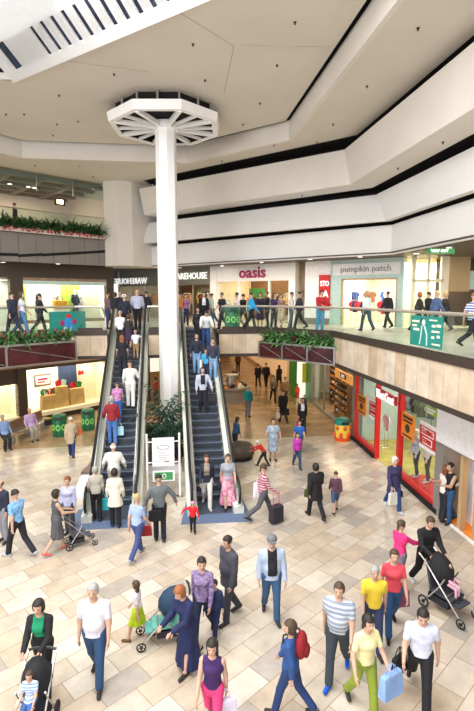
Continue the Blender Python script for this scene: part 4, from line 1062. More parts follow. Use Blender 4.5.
    if hat:
        q = MB(); T = Matrix.Translation(hdo) @ HR.to_4x4()
        q.lathe([(.098 * hs, .03), (.1 * hs, .06), (.085 * hs, .105), (.05 * hs, .135), (.005, .142)], 16, (0, -.01, 0), T)
        q.prism([(-.07, .07), (.07, .07), (.055, .165), (-.055, .165)], .035, .045, T) if hat[0] == 'cap' else q.lathe([(.1 * hs, .025), (.108 * hs, .04), (.1 * hs, .06)], 16, (0, -.01, 0), T)
        q.build('hat', cloth(hat[1]), root, smooth=True)
    # lower clothes
    kind, col = bot[0], bot[1]; cm = cloth(col, *(bot[2:] if len(bot) > 2 else ())); hz = hipz + off
    wz = float(D(tor((0, 0, .13)))[2])
    hem = {'skirt': .42, 'longskirt': .12, 'dress': .45, 'shorts': 0}.get(kind, 0)
    if kind in ('trousers', 'jeans', 'shorts', 'leggings', 'flare'):
        t = .012 if kind != 'leggings' else .006; lo_ = .97 if kind != 'shorts' else .12; fl = {'flare': .03, 'jeans': .012, 'trousers': .014}.get(kind, 0)
        def f(P):
            d = sd_cone(P, D(tor((0, 0, -.02))), D(tor((0, 0, .1))), pw + t + .004, tw + t, .8, fdir)
            for i in (0, 1): d = smin(d, leg(P, i, t + .004, lo_, fl), .02)
            return np.maximum(d, P[..., 2] - wz - .02)
        lo2 = lo.copy(); hi2 = hi.copy(); hi2[2] = wz + .06; V, Q = nets(f, lo2, hi2, v_); np_mesh({'shorts': 'shorts', 'jeans': 'jeans'}.get(kind, 'trousers'), V, Q, cm, root)
    else:
        hm = hem * 1.0 if not child else hem * 1.15; kz = hm; mid = (J['L0'][1] + J['L1'][1]) / 2; cy = mid.y * .6
        def f(P):
            a = D(tor((0, 0, .1))); b = np.array((0, cy, kz), dtype=np.float32); wdt = .21 if kind != 'longskirt' else .27
            d = sd_cone(P, a, b, tw + .012, wdt * (.9 if child else 1), .8, fdir); d = smin(d, sd_cone(P, D(tor((0, 0, 0))), D(tor((0, 0, .05))), pw + .02, pw + .02, .8, fdir), .03)
            for i in (0, 1): d = smin(d, sd_cone(P, D(J['L%d' % i][0]), D(J['L%d' % i][1]), .11, .085), .05)
            ang = np.arctan2(P[..., 0], P[..., 1] - cy); d = d + .012 * np.cos(ang * 9) * np.clip((hz - P[..., 2]) * 2, 0, 1)
            return np.maximum(np.maximum(d, kz - P[..., 2]), P[..., 2] - wz - .02)
        V, Q = nets(f, lo - .1, hi + .1, v_); np_mesh('skirt', V, Q, cm, root)
    # upper clothes
    kind, col = top[0], top[1]; cm = cloth(col, *(top[2:] if len(top) > 2 else ()))
    long_ = kind in ('shirt', 'jacket', 'coat', 'jumper', 'suit', 'cardigan', 'longcoat')
    t = {'tee': .012, 'vest': .009, 'shirt': .012, 'jumper': .018, 'cardigan': .02, 'jacket': .026, 'suit': .024, 'coat': .03, 'longcoat': .03, 'polo': .014, 'waistcoat': .018}[kind]
    hemz = {'tee': .0, 'vest': .02, 'shirt': -.04, 'jumper': -.02, 'cardigan': -.06, 'jacket': -.05, 'suit': -.18, 'coat': -.30, 'longcoat': -.5, 'polo': -.03, 'waistcoat': .0}[kind]
    hemZ = hz + hemz
    nz = D(neck0)
    def f(P):
        d = torso(P, t)
        if hemz < .02 or kind == 'tee':
            a = D(tor((0, 0, .08))); b = D(Vector((0, (J['L0'][1].y + J['L1'][1].y) * .12 if not sit else .1, hipz + hemz))); fl2 = .03 if kind in ('coat', 'longcoat') else .005
            d = smin(d, sd_cone(P, a, b, pw + t, pw + t + .012 + fl2 * 1.6, .8, fdir), .03)
        if kind not in ('vest', 'waistcoat'):
            for i in (0, 1): d = smin(d, arm(P, i, t * .9, long_, 1.0 if long_ else .62), .025)
        d = np.maximum(d, -sd_ell(P, nz + np.array((0, .03, .035), dtype=np.float32), (.075, .085, .055)))
        return np.maximum(d, hemZ - P[..., 2])
    V, Q = nets(f, lo - .04, hi + .04, v_); np_mesh({'tee': 'shirt', 'polo': 'shirt', 'vest': 'vest_top', 'suit': 'suit_jacket', 'longcoat': 'coat'}.get(kind, kind), V, Q, cm, root)
    if kind in ('jacket', 'suit', 'cardigan', 'coat') and coat:      # open front showing an inner top
        def f2(P):
            d = torso(P, t + .006); q = P - D(chest); return np.maximum(np.maximum(np.maximum(d, np.abs(P[..., 0]) - .095), .02 - q[..., 1]), np.maximum(hz + .0 - P[..., 2], -sd_ell(P, nz + np.array((0, .03, .035), dtype=np.float32), (.075, .085, .055))))
        V, Q = nets(f2, lo, hi, v_)
        if len(Q): np_mesh('shirt', V, Q, cloth(coat), root)
    # shoes
    for i in (0, 1):
        hip, kn, an, toe, heel = J['L%d' % i]
        def f3(P): return np.maximum(smin(sd_cone(P, D(heel), D(toe), .044, .036), sd_cone(P, D(heel) + np.array((0, .01, .02), dtype=np.float32), D(an) - np.array((0, 0, .02), dtype=np.float32), .04, .038), .02), P[..., 2] - D(an)[2] - .0)
        c0 = np.minimum(D(heel), D(toe)) - .07; c1 = np.maximum(D(heel), D(toe)) + .09
        V, Q = nets(f3, c0, c1, min(v_, .018)); np_mesh('shoe', V, Q, cloth(shoe), root)
    root['_h'] = h
    rz = math.radians(face)
    def hand(i):
        w = J['A%d' % i][2] + J['A%d' % i][3] * .1; v = Vector((w.x, w.y, w.z + off)) * s
        return Vector(loc) + Matrix.Rotation(rz, 3, 'Z') @ v
    del root['_h']
    return root, hand
# ================================================================ THINGS PEOPLE CARRY OR PUSH
def hx(s):
    return tuple(((int(s[i:i + 2], 16) / 255 + .055) / 1.055) ** 2.4 if int(s[i:i + 2], 16) > 10 else int(s[i:i + 2], 16) / 3295 for i in (0, 2, 4))


def hang_bag(hand, col, label, w=.32, h=.36, d=.12, rz=0, name='shopping_bag', cat='bag', drop=.16, handles=True):
    t = empty(name, (hand.x, hand.y, max(.0, hand.z - drop - h)), rz, label, cat)
    q = MB(); q.add([(-w / 2, -d / 2, 0), (w / 2, -d / 2, 0), (w / 2, d / 2, 0), (-w / 2, d / 2, 0), (-w * .46, -d * .3, h), (w * .46, -d * .3, h), (w * .46, d * .3, h), (-w * .46, d * .3, h)], [(0, 3, 2, 1), (4, 5, 6, 7), (0, 1, 5, 4), (1, 2, 6, 5), (2, 3, 7, 6), (3, 0, 4, 7)])
    q.build('bag_body', cloth(col), t, bevel=.02)
    q = MB()
    for s_ in (-1, 1): q.tube([(-w * .25, s_ * d * .25, h - .01), (-w * .1, s_ * d * .1, h + drop * .8), (0, 0, h + drop), (w * .1, s_ * d * .1, h + drop * .8), (w * .25, s_ * d * .25, h - .01)], .008, 5)
    q.build('handle', cloth(col), t)
    return t


def backpack(base, rz, col, label, s=1, name='backpack'):
    t = empty(name, base, rz, label, 'bag'); t.scale = (s, s, s)
    q = MB(); q.ell((0, 0, .2), (.16, .10, .23), n=14, m=10); q.build('pack_body', cloth(col), t, smooth=True)
    q = MB(); q.ell((0, -.09, .13), (.11, .05, .11), n=12, m=8); q.build('front_pocket', cloth(tuple(c * .8 for c in col)), t, smooth=True)
    q = MB()
    for sd in (-1, 1): q.tube([(sd * .08, .04, .38), (sd * .1, .16, .43), (sd * .11, .26, .36), (sd * .12, .27, .22), (sd * .12, .12, .08)], .016, 6)
    q.build('strap', 'ink_black', t)
    return t


def pushchair(loc, face, col, label, accent=None, s=1.0, hood=True):
    t = empty('pushchair', loc, math.radians(face), label, 'pushchair'); t.scale = (s, s, s)
    q = MB()
    for sd in (-.22, .22):
        q.tube([(sd, -.50, 1.02), (sd, -.36, .92), (sd, .12, .42), (sd, .42, .12)], .016, 6); q.tube([(sd, -.35, .12), (sd, -.05, .55), (sd, .05, .75)], .014, 6)
    q.tube([(-.22, -.35, .12), (.22, -.35, .12)], .012, 6); q.tube([(-.22, .1, .44), (.22, .1, .44)], .012, 6); q.build('frame', 'steel', t, smooth=True)
    q = MB(); q.tube([(-.22, -.5, 1.02), (-.1, -.52, 1.04), (.1, -.52, 1.04), (.22, -.5, 1.02)], .022, 8); q.build('push_handle', 'rubber_black', t, smooth=True)
    for sx in (-.24, .24):
        for y, r in ((-.35, .12), (.42, .095)):
            q = MB(); T = Matrix.Translation((sx, y, r)) @ Matrix.Rotation(math.pi / 2, 4, 'Y'); q.tube([(r * .85 * math.cos(a), r * .85 * math.sin(a), 0) for a in [k * math.pi / 8 for k in range(16)]], r * .15, 6, closed=True, T=T); q.lathe([(.03, -.02), (.03, .02)], 8, T=T)
            for k in range(5): q.tube([(0, 0, 0), (r * .8 * math.cos(k * 1.257), r * .8 * math.sin(k * 1.257), 0)], .008, 4, T=T)
            q.build('wheel', 'rubber_black', t)
    q = MB(); q.add([(-.19, -.22, .42), (.19, -.22, .42), (.19, .2, .40), (-.19, .2, .40), (-.19, -.32, .88), (.19, -.32, .88), (-.19, -.27, .42), (.19, -.27, .42), (-.19, -.37, .88), (.19, -.37, .88), (-.19, .2, .35), (.19, .2, .35), (-.19, -.25, .36), (.19, -.25, .36)],
                   [(0, 1, 2, 3), (0, 4, 5, 1), (6, 7, 9, 8), (4, 8, 9, 5), (3, 2, 11, 10), (10, 11, 13, 12), (0, 3, 10, 12), (1, 13, 11, 2), (0, 6, 8, 4), (1, 5, 9, 7), (12, 13, 7, 6)])
    q.box(-.17, .17, .18, .34, .3, .33); q.build('seat', cloth(accent or col), t)
    if hood:
        q = MB(); vs = []; fs = []; n = 9; m = 5
        for j in range(m + 1):
            a = math.radians(95 - j * 26)
            for i in range(n): b = math.pi * i / (n - 1); vs.append((-.23 * math.cos(b), -.22 + .36 * math.sin(b) * math.cos(a) * 1.0 - .05, .72 + .34 * math.sin(b) * math.sin(a) + .02))
        for j in range(m):
            for i in range(n - 1): fs.append((j * n + i, j * n + i + 1, (j + 1) * n + i + 1, (j + 1) * n + i))
        q.add(vs, fs); o = q.build('hood', cloth(col), t, smooth=True); sm = o.modifiers.new('thick', 'SOLIDIFY'); sm.thickness = .015
    q = MB(); q.box(-.17, .17, -.3, .12, .17, .19); q.box(-.17, .17, -.3, -.28, .17, .32); q.box(-.17, .17, .1, .12, .17, .32); q.box(-.18, -.16, -.3, .12, .17, .3); q.box(.16, .18, -.3, .12, .17, .3); q.build('basket', cloth((.02, .02, .025)), t)
    return t


RUN = (Y1 - Y0) / 26; RISE = U / 26


def on_esc(px, py):
    r = px_ray(px, py); t = (-HC - Y0 * SLP + RISE * .5) / (r.z - r.y * SLP); y = r.y * t
    k = math.floor((y - Y0) / RUN); yy = Y0 + (k + .62) * RUN
    if y < Y0: return gz(px, py, .02)
    if y > Y1: return gz(px, py, U + .02)
    return Vector((r.x * t * yy / y, yy, (k + 1) * RISE + .003))


NG = (.19, .19, .2)
WALK = dict(legs=(20, -16), arms=((-14, 7, 12), (16, 7, 22))); WALK2 = dict(legs=(-16, 20), arms=((16, 7, 22), (-14, 7, 12))); STAND = dict(legs=(3, -2), arms=((4, 7, 10), (2, 7, 12)))
HOLD = dict(legs=(4, -3), arms=((18, 6, 75), (18, 6, 75))); PUSH = dict(legs=(16, -14), arms=((28, 4, 48), (28, 4, 48))); PHONE = dict(legs=(10, -10), arms=((10, 8, 20), (55, 12, 95)))


def pp(px, py, face, h, sex, top, bot, hair, label, pose=STAND, z=0.0, at=None, **k):
    loc = at if at is not None else gz(px, py, z)
    if z == 'esc': pass
    kw = dict(pose); kw.update(k); kw.setdefault('build', 1.08 if sex == 'm' else 1.04)
    return person(loc, face, h, sex, top, bot, hair, label=label, **kw)


def ground_people():
    A = hx
    # ------------------------------------------------ nearest rows
    r, hd = pp(45, 690, 172, 1.68, 'f', ('cardigan', A('17171b')), ('trousers', A('16161c')), ('bob', 'dark'), 'woman in emerald top and black cardigan pushing a buggy at the lower left corner', PUSH, coat=A('0b8a5e'), lean=6)
    pushchair(gz(34, 735), 174, A('101014'), 'black pushchair with a striped child, pushed by the woman in emerald', A('23262e'))
    p = gz(34, 735); person((p.x, p.y - .05, .33), 174, .95, 'm', ('tee', A('7fa3cf'), 'stripe', A('d8dde8')), ('trousers', A('3c5f9b')), ('short', 'brown'), sit=True, label='small child in blue and white stripes strapped into the lower left pushchair', arms=((30, 5, 40), (30, 5, 40)))
    pp(97, 683, 172, 1.82, 'm', ('polo', A('d9d9e6')), ('jeans', A('2a4a70')), ('crop', 'grey'), 'man in loose white shirt and blue jeans walking alone near the lower left', dict(legs=(16, -13), arms=((8, 9, 18), (-4, 9, 14))), build=1.2)
    pp(138, 640, 75, 1.22, 'f', ('tee', A('eadfe6')), ('skirt', A('b9cf1e')), ('long', 'brown'), 'girl in white top and lime green skirt walking past the white-shirted man', WALK, shoe=A('6a4a30'))
    r, hd = pp(189, 668, 130, 1.68, 'f', ('jacket', A('1a2350')), ('longskirt', A('141f4c')), ('bob', 'ginger'), 'ginger-haired woman in long navy dress leaning over a buggy in the lower middle', PUSH, lean=14, head=(0, 15))
    pushchair(gz(163, 640), 95, A('1d3a52'), 'blue-green pushchair in front of the navy-dressed woman', A('5fa39a'), hood=True)
    pp(203, 640, 160, 1.72, 'f', ('shirt', A('5a4478'), 'check', A('a892b8')), ('jeans', A('1c2745')), ('short', 'dark'), 'person in purple plaid shirt walking behind the navy-dressed woman', WALK2, head=(20, 5))
    pp(215, 637, 150, 1.2, 'm', ('jumper', A('27335c')), ('jeans', A('202b50')), ('short', 'dark'), 'child in navy jumper between the plaid shirt and the dark suit', WALK)
    pp(229, 619, 118, 1.80, 'm', ('suit', A('40414c')), ('trousers', A('3a3b45')), ('crop', 'dark'), 'man in charcoal grey suit walking in profile, centre of the floor', dict(legs=(13, -11), arms=((6, 6, 12), (-6, 6, 12))), skin=1, build=1.15, head=(0, 6))
    r, hd = pp(213, 738, 165, 1.62, 'f', ('vest', A('3a1c58')), ('leggings', A('d83c7a')), ('long', 'dark'), 'woman in purple top and pink leggings carrying a white bag at the bottom edge', WALK, skin=0)
    hang_bag(hd(0) + Vector((-.02, -.05, .12)), A('dcd8ee'), 'white carrier bag held by the woman in purple', .36, .42, .14, .3)
    pp(271, 618, 176, 1.80, 'm', ('cardigan', A('aebcd4')), ('jeans', A('33587f')), ('crop', 'grey'), 'man in grey flat cap, open pale blue shirt over black, and jeans', dict(legs=(14, -12), arms=((6, 9, 20), (-4, 9, 18))), coat=A('101014'), hat=('cap', A('6d6f74')), build=1.15)
    pp(290, 714, 60, 1.6, 'f', ('jacket', A('274b86')), ('jeans', A('1f3768')), ('bob', 'brown'), 'person in blue jacket with a dark red rucksack at the bottom centre', WALK, head=(25, 0))
    w = gz(290, 714); backpack((w.x + .16, w.y - .02, 1.0), math.radians(60), A('8c1420'), 'dark red rucksack on the back of the blue-jacketed person')
    pp(337, 679, 150, 1.80, 'm', ('tee', A('c3cad6'), 'stripe', A('8d97ab')), ('trousers', A('39424c')), ('crop', 'brown'), 'man in pale striped T-shirt and grey trousers with bright blue shoes', WALK2, shoe=A('0f5fd8'), build=1.22)
    r, hd = pp(363, 712, 188, 1.70, 'f', ('tee', A('e9e2ab')), ('trousers', A('8a9c35')), ('tail', 'dark'), 'woman in pale yellow T-shirt and olive green trousers near the bottom right', dict(legs=(16, -14), arms=((20, 14, 45), (10, 20, 25))), lean=4)
    hang_bag(hd(0) + Vector((0, 0, .2)), A('86a8dc'), 'round blue and white bag held by the woman in pale yellow', .42, .36, .16, .4, name='tote_bag')
    pp(372, 648, 165, 1.66, 'm', ('tee', A('e8c93c')), ('jeans', A('2d3a5c')), ('crop', 'grey'), 'person in bright yellow T-shirt just behind the pale yellow one', WALK)
    pp(391, 632, 165, 1.74, 'f', ('tee', A('d8495a')), ('jeans', A('28517e')), ('short', 'brown'), 'woman in coral red top and blue jeans at the right', WALK2, arms=((10, 10, 20), (-8, 10, 16)), shoe=A('151515'))
    w = gz(399, 622); hang_bag(Vector((w.x + .05, w.y, .85)), A('8c4c68'), 'mauve shopping bag hanging beside the woman in coral red', .3, .34)
    pp(398, 590, -70, 1.62, 'f', ('jumper', A('e0327a')), ('trousers', A('7c6f84')), ('tail', 'brown'), 'woman in hot pink top reaching towards the man in black', dict(legs=(8, -8), arms=((40, 10, 30), (55, 6, 20))))
    pp(424, 590, 182, 1.80, 'm', ('jumper', A('101013')), ('trousers', A('0d0d10')), ('crop', 'brown'), 'man dressed all in black pushing the dark buggy on the right', PUSH, shoe=A('d8d8d8'), lean=6, head=(-5, 14))
    pushchair(gz(447, 612), 205, A('17181d'), 'black pushchair with grey frame and pink blanket pushed by the man in black', A('3a3d48'), s=1.12)
    w = gz(447, 612); person((w.x, w.y + .02, .37), 205, .85, 'f', ('jumper', A('e8a8c4')), ('leggings', A('e4b4cc')), ('short', 'blonde'), sit=True, label='baby in pale pink lying in the pushchair on the right', arms=((30, 5, 40), (30, 5, 40)))
    pp(418, 704, 155, 1.78, 'm', ('tee', A('e2e4f2'), 'print', A('b8c0dc')), ('trousers', A('17181c')), ('short', 'dark'), 'person in white printed T-shirt and black trousers striding at the bottom right', dict(legs=(26, -24), arms=((-20, 12, 20), (22, 12, 30))), lean=5, head=(0, 14))
    w = gz(398, 690); hang_bag(Vector((w.x, w.y, .8)), A('1b1b1f'), 'black shoulder bag behind the person in the white printed T-shirt', .34, .3, .14, .5, name='shoulder_bag')
    # ------------------------------------------------ left
    pp(19, 556, 62, 1.78, 'm', ('tee', A('4d8fd0'), 'check', A('9cc8ee')), ('trousers', A('1a1c26')), ('short', 'dark'), 'man in sky-blue checked shirt and black trousers at the left edge', WALK, shoe=A('b8b8c4'))
    pp(4, 542, 150, 1.72, 'm', ('jumper', A('24283a')), ('trousers', A('8c8c98')), ('balding', 'brown'), 'man in dark jumper half out of the picture behind the sky-blue shirt', STAND)
    pp(58, 552, -60, 1.68, 'f', ('vest', A('55545a')), ('skirt', A('55545a')), ('bob', 'dark'), 'woman in dark grey dress and black leggings near the left mat', PUSH, shoe=A('c86a5c'))
    pushchair(gz(80, 545), -70, A('202126'), 'low black pushchair pushed by the woman in the grey dress', A('4a4b52'), s=.85, hood=False)
    pp(70, 535, 170, 1.66, 'f', ('shirt', A('b4b8d8')), ('trousers', A('40404c')), ('bun', 'red'), 'red-haired woman in pale lilac blouse beside the grey dress', STAND)
    r, hd = pp(97, 520, 8, 1.62, 'f', ('jacket', A('b8b2a6')), ('trousers', A('121216')), ('bob', 'grey'), 'grey-haired woman in beige jacket waiting on the left blue mat', dict(legs=(5, -4), arms=((10, 8, 30), (4, 8, 18))))
    hang_bag(hd(1), A('38c0c4'), 'turquoise carrier bag between the two women on the left mat', .3, .36, .12, 0)
    w = gz(88, 512); hang_bag(Vector((w.x, w.y + .1, .95)), A('c03c34'), 'small red handbag at the side of the grey-haired woman', .2, .2, .1, 0, name='handbag')
    pp(116, 526, 2, 1.68, 'f', ('coat', A('e4dccb')), ('trousers', A('131318')), ('bob', 'dark'), 'woman in flared cream coat waiting on the left blue mat', dict(legs=(3, -3), arms=((6, 10, 20), (4, 10, 18))))
    person(Vector((-1.78, 15.15, RISE + .003)), 0, 1.78, 'm', ('shirt', A('e6e4de')), ('trousers', A('b8b4a8')), ('balding', 'white'), legs=(6, -4), arms=((10, 22, 25), (10, 22, 25)), label='balding man in white shirt stepping onto the left escalator', build=1.2)
    pp(138, 557, -35, 1.68, 'f', ('tee', A('9fb2de')), ('jeans', A('3c4c80')), ('short', 'blonde'), 'blonde person in periwinkle shirt walking between mat and lower crowd', WALK, shoe=A('9a9aa8'))
    w = gz(147, 549); hang_bag(Vector((w.x, w.y, .8)), A('9c2430'), 'dark red bag swinging beside the periwinkle shirt', .28, .26)
    r, hd = pp(160, 540, 4, 1.80, 'm', ('jumper', A('666c70')), ('jeans', A('18202e')), ('crop', 'dark'), 'man in grey jumper seen from behind holding a small child by the hand', dict(legs=(4, -3), arms=((8, 26, 6), (10, 40, 4))), lean=3, skin=1)
    w = gz(155, 541); hang_bag(Vector((w.x + .02, w.y - .22, 1.18)), A('15161a'), 'black messenger bag on the hip of the man in grey', .36, .3, .12, .1, name='messenger_bag', drop=.2)
    pp(193, 533, 175, .92, 'm', ('jumper', A('d8202a')), ('trousers', A('1a1a22')), ('short', 'brown'), 'toddler in red top and pink hat holding the hand of the man in grey', dict(legs=(8, -6), arms=((10, 20, 20), (30, 75, 5))), hat=('beanie', A('d890b0')))
    # ------------------------------------------------ foot of the right escalator
    r, hd = pp(207, 507, 176, 1.72, 'f', ('cardigan', A('20263a')), ('trousers', A('e0dcd6')), ('bob', 'brown'), 'woman in navy cardigan and white trousers stepping off the right escalator', WALK, coat=A('8d8578'), shoe=A('cfcac2'))
    r, hd = pp(228, 507, 178, 1.74, 'f', ('tee', A('9a9ca8')), ('longskirt', A('c8587c'), 'print', A('ecc4d4')), ('short', 'brown'), 'woman in long pink patterned skirt stepping off the right escalator', WALK2, build=1.15)
    hang_bag(hd(1) + Vector((0, 0, .25)), A('2a2436'), 'dark handbag carried at the front by the woman in the pink skirt', .26, .2, .1, 0, name='handbag')
    # ------------------------------------------------ centre and right
    r, hd = pp(263, 520, -80, 1.76, 'f', ('shirt', A('c4bcc8'), 'stripe', A('b0243a')), ('trousers', A('55545c')), ('tail', 'brown'), 'person in red and white striped top striding past with a suitcase', dict(legs=(26, -24), arms=((-14, 8, 20), (20, 8, 30))))
    t = empty('suitcase', gz(276, 523), .4, 'small black and pink wheeled suitcase behind the striped walker', 'suitcase'); q = MB(); q.box(-.2, .2, -.12, .12, .05, .55); q.build('case_body', cloth(A('2c2a36')), t, bevel=.03); q = MB(); q.tube([(-.1, 0, .55), (-.1, 0, .95), (.1, 0, .95), (.1, 0, .55)], .012, 6); q.build('handle', cloth(A('d83c7a')), t)
    for x_ in (-.15, .15): q = MB(); q.lathe([(.05, -.02), (.05, .02)], 10, T=Matrix.Translation((x_, 0, .05)) @ Matrix.Rotation(math.pi / 2, 4, 'Y')); q.build('wheel', 'rubber_black', t)
    hang_bag(gz(262, 515) + Vector((-.1, -.1, 1.25)), A('ece6ee'), 'white carrier bag at the side of the striped walker', .4, .46, .14, .2)
    pp(315, 518, 10, 1.70, 'm', ('coat', A('1b1a20')), ('trousers', A('131318')), ('bob', 'dark'), 'person in short black coat walking away, hand in hand with a child', WALK, build=1.2)
    w = gz(308, 512); hang_bag(Vector((w.x, w.y, .9)), A('4a5a20'), 'olive bag on the left arm of the person in the black coat', .26, .24, .12)
    pp(335, 512, -12, 1.3, 'm', ('jumper', A('5a3a48')), ('shorts', A('44587c')), ('short', 'brown'), 'child in maroon jumper and denim shorts beside the black coat', WALK2)
    pp(297, 468, 178, 1.42, 'f', ('jumper', A('b838a8')), ('jeans', A('2e4668')), ('short', 'dark'), 'girl in magenta top and jeans walking towards the escalators', WALK)
    pp(299, 455, 175, 1.5, 'm', ('tee', A('2464c0')), ('jeans', A('26324c')), ('short', 'dark'), 'boy in royal blue shirt directly behind the girl in magenta', WALK2)
    pp(273, 461, 178, 1.72, 'f', ('tee', A('7388a4'), 'print', A('c0ccd8')), ('skirt', A('7388a4'), 'print', A('c0ccd8')), ('short', 'dark'), 'broad woman in blue-grey patterned dress beside the grey bench heap', STAND, build=1.35, arms=((0, 20, 10), (0, 20, 10)))
    pp(235, 452, -60, 1.5, 'f', ('jumper', A('38628c')), ('jeans', A('26344c')), ('long', 'brown'), 'brown-haired girl in blue top leaning on the bronze stroller cover', STAND, lean=12)
    pp(264, 467, 70, 1.12, 'm', ('jumper', A('d02428')), ('trousers', A('20222c')), ('crop', 'white'), 'small child in red top and white cap bending over the bronze cover', dict(legs=(30, -10), arms=((50, 8, 20), (60, 8, 20))), lean=38, hat=('beanie', A('e8e6e0')))
    # bronze quilted stroller by the escalator, shaped as a covered mound
    b = gz(239, 458); t = empty('covered_stroller', (b.x, b.y, 0), math.radians(20), 'dark bronze tarpaulin covered ride beside the foot of the right escalator', 'stroller')
    q = MB(); q.ell((0, 0, .3), (.7, .55, .42), n=18, m=10); q.build('cover', mat('quilt', (.10, .075, .06), .5, noise=(5, .3), bump=.5), t, smooth=True); q = MB(); q.lathe([(.55, 0), (.57, .08), (.5, .1)], 20); q.build('base', 'rubber_black', t)
    r, hd = pp(393, 510, 178, 1.72, 'f', ('coat', A('38305a')), ('jeans', A('23427c')), ('bob', 'white'), 'white-haired woman in dark purple coat walking by the red-framed shop', WALK, shoe=A('c8ccd4'))
    hang_bag(hd(0), A('141418'), 'black handbag in the hand of the woman in the purple coat', .26, .2, .12, .2, name='handbag')
    hang_bag(hd(1) + Vector((.08, .05, .02)), A('dcdcd6'), 'white carrier bag in the other hand of the woman in the purple coat', .3, .38, .12, .2)
    pp(448, 523, 95, 1.80, 'm', ('waistcoat', A('16161c')), ('jeans', A('24507e')), ('crop', 'dark'), 'dark-haired man in black waistcoat and jeans embracing a woman at the right wall', dict(legs=(6, -10), arms=((30, 4, 70), (30, 4, 70))))
    pp(443, 521, -80, 1.66, 'f', ('shirt', A('e4dcd8')), ('trousers', A('1e222c')), ('long', 'red'), 'red-haired woman in white blouse standing close against the man in the waistcoat', dict(legs=(3, -3), arms=((35, 4, 60), (35, 4, 60))))
    r, hd = pp(72, 457, 4, 1.70, 'f', ('coat', A('b8a68a')), ('jeans', A('1c3468')), ('short', 'white'), 'white-haired walker in fawn coat near the green litter bins', WALK)
    hang_bag(hd(1) + Vector((.05, 0, .45)), A('d8602c'), 'orange shoulder bag on the walker in the fawn coat', .28, .24, .12, .1, name='shoulder_bag')


def seated_people():
    A = hx
    for px_, py_, top_, bot_, lab, hr in ((31, 441, A('b8a0d0'), A('9a9c94'), 'man in lilac shirt and grey trousers sitting on the bench', ('balding', 'brown')), (4, 450, A('7c9cd0'), A('20222e'), 'man in pale blue shirt and dark trousers sitting at the far left of the bench', ('crop', 'grey'))):
        p = gz(px_, py_); person((p.x, p.y + .15, .0), -145, 1.76, 'm', ('shirt', top_), ('trousers', bot_), hr, sit=(70, 66), bend=(-52, -50), label=lab, arms=((14, 10, 40), (14, 10, 40)), lean=-14, build=1.15)
    p = gz(38, 436); t = empty('carrier_bag', (p.x + .45, p.y + .3, .45), .4, 'dark bag with a yellow top standing on the bench beside the man in lilac', 'bag'); q = MB(); q.box(-.2, .2, -.13, .13, 0, .28); q.build('bag_body', cloth(A('2c2a28')), t, bevel=.03); q = MB(); q.ell((0, 0, .3), (.15, .1, .08)); q.build('contents', cloth(A('b09a3c')), t, smooth=True)


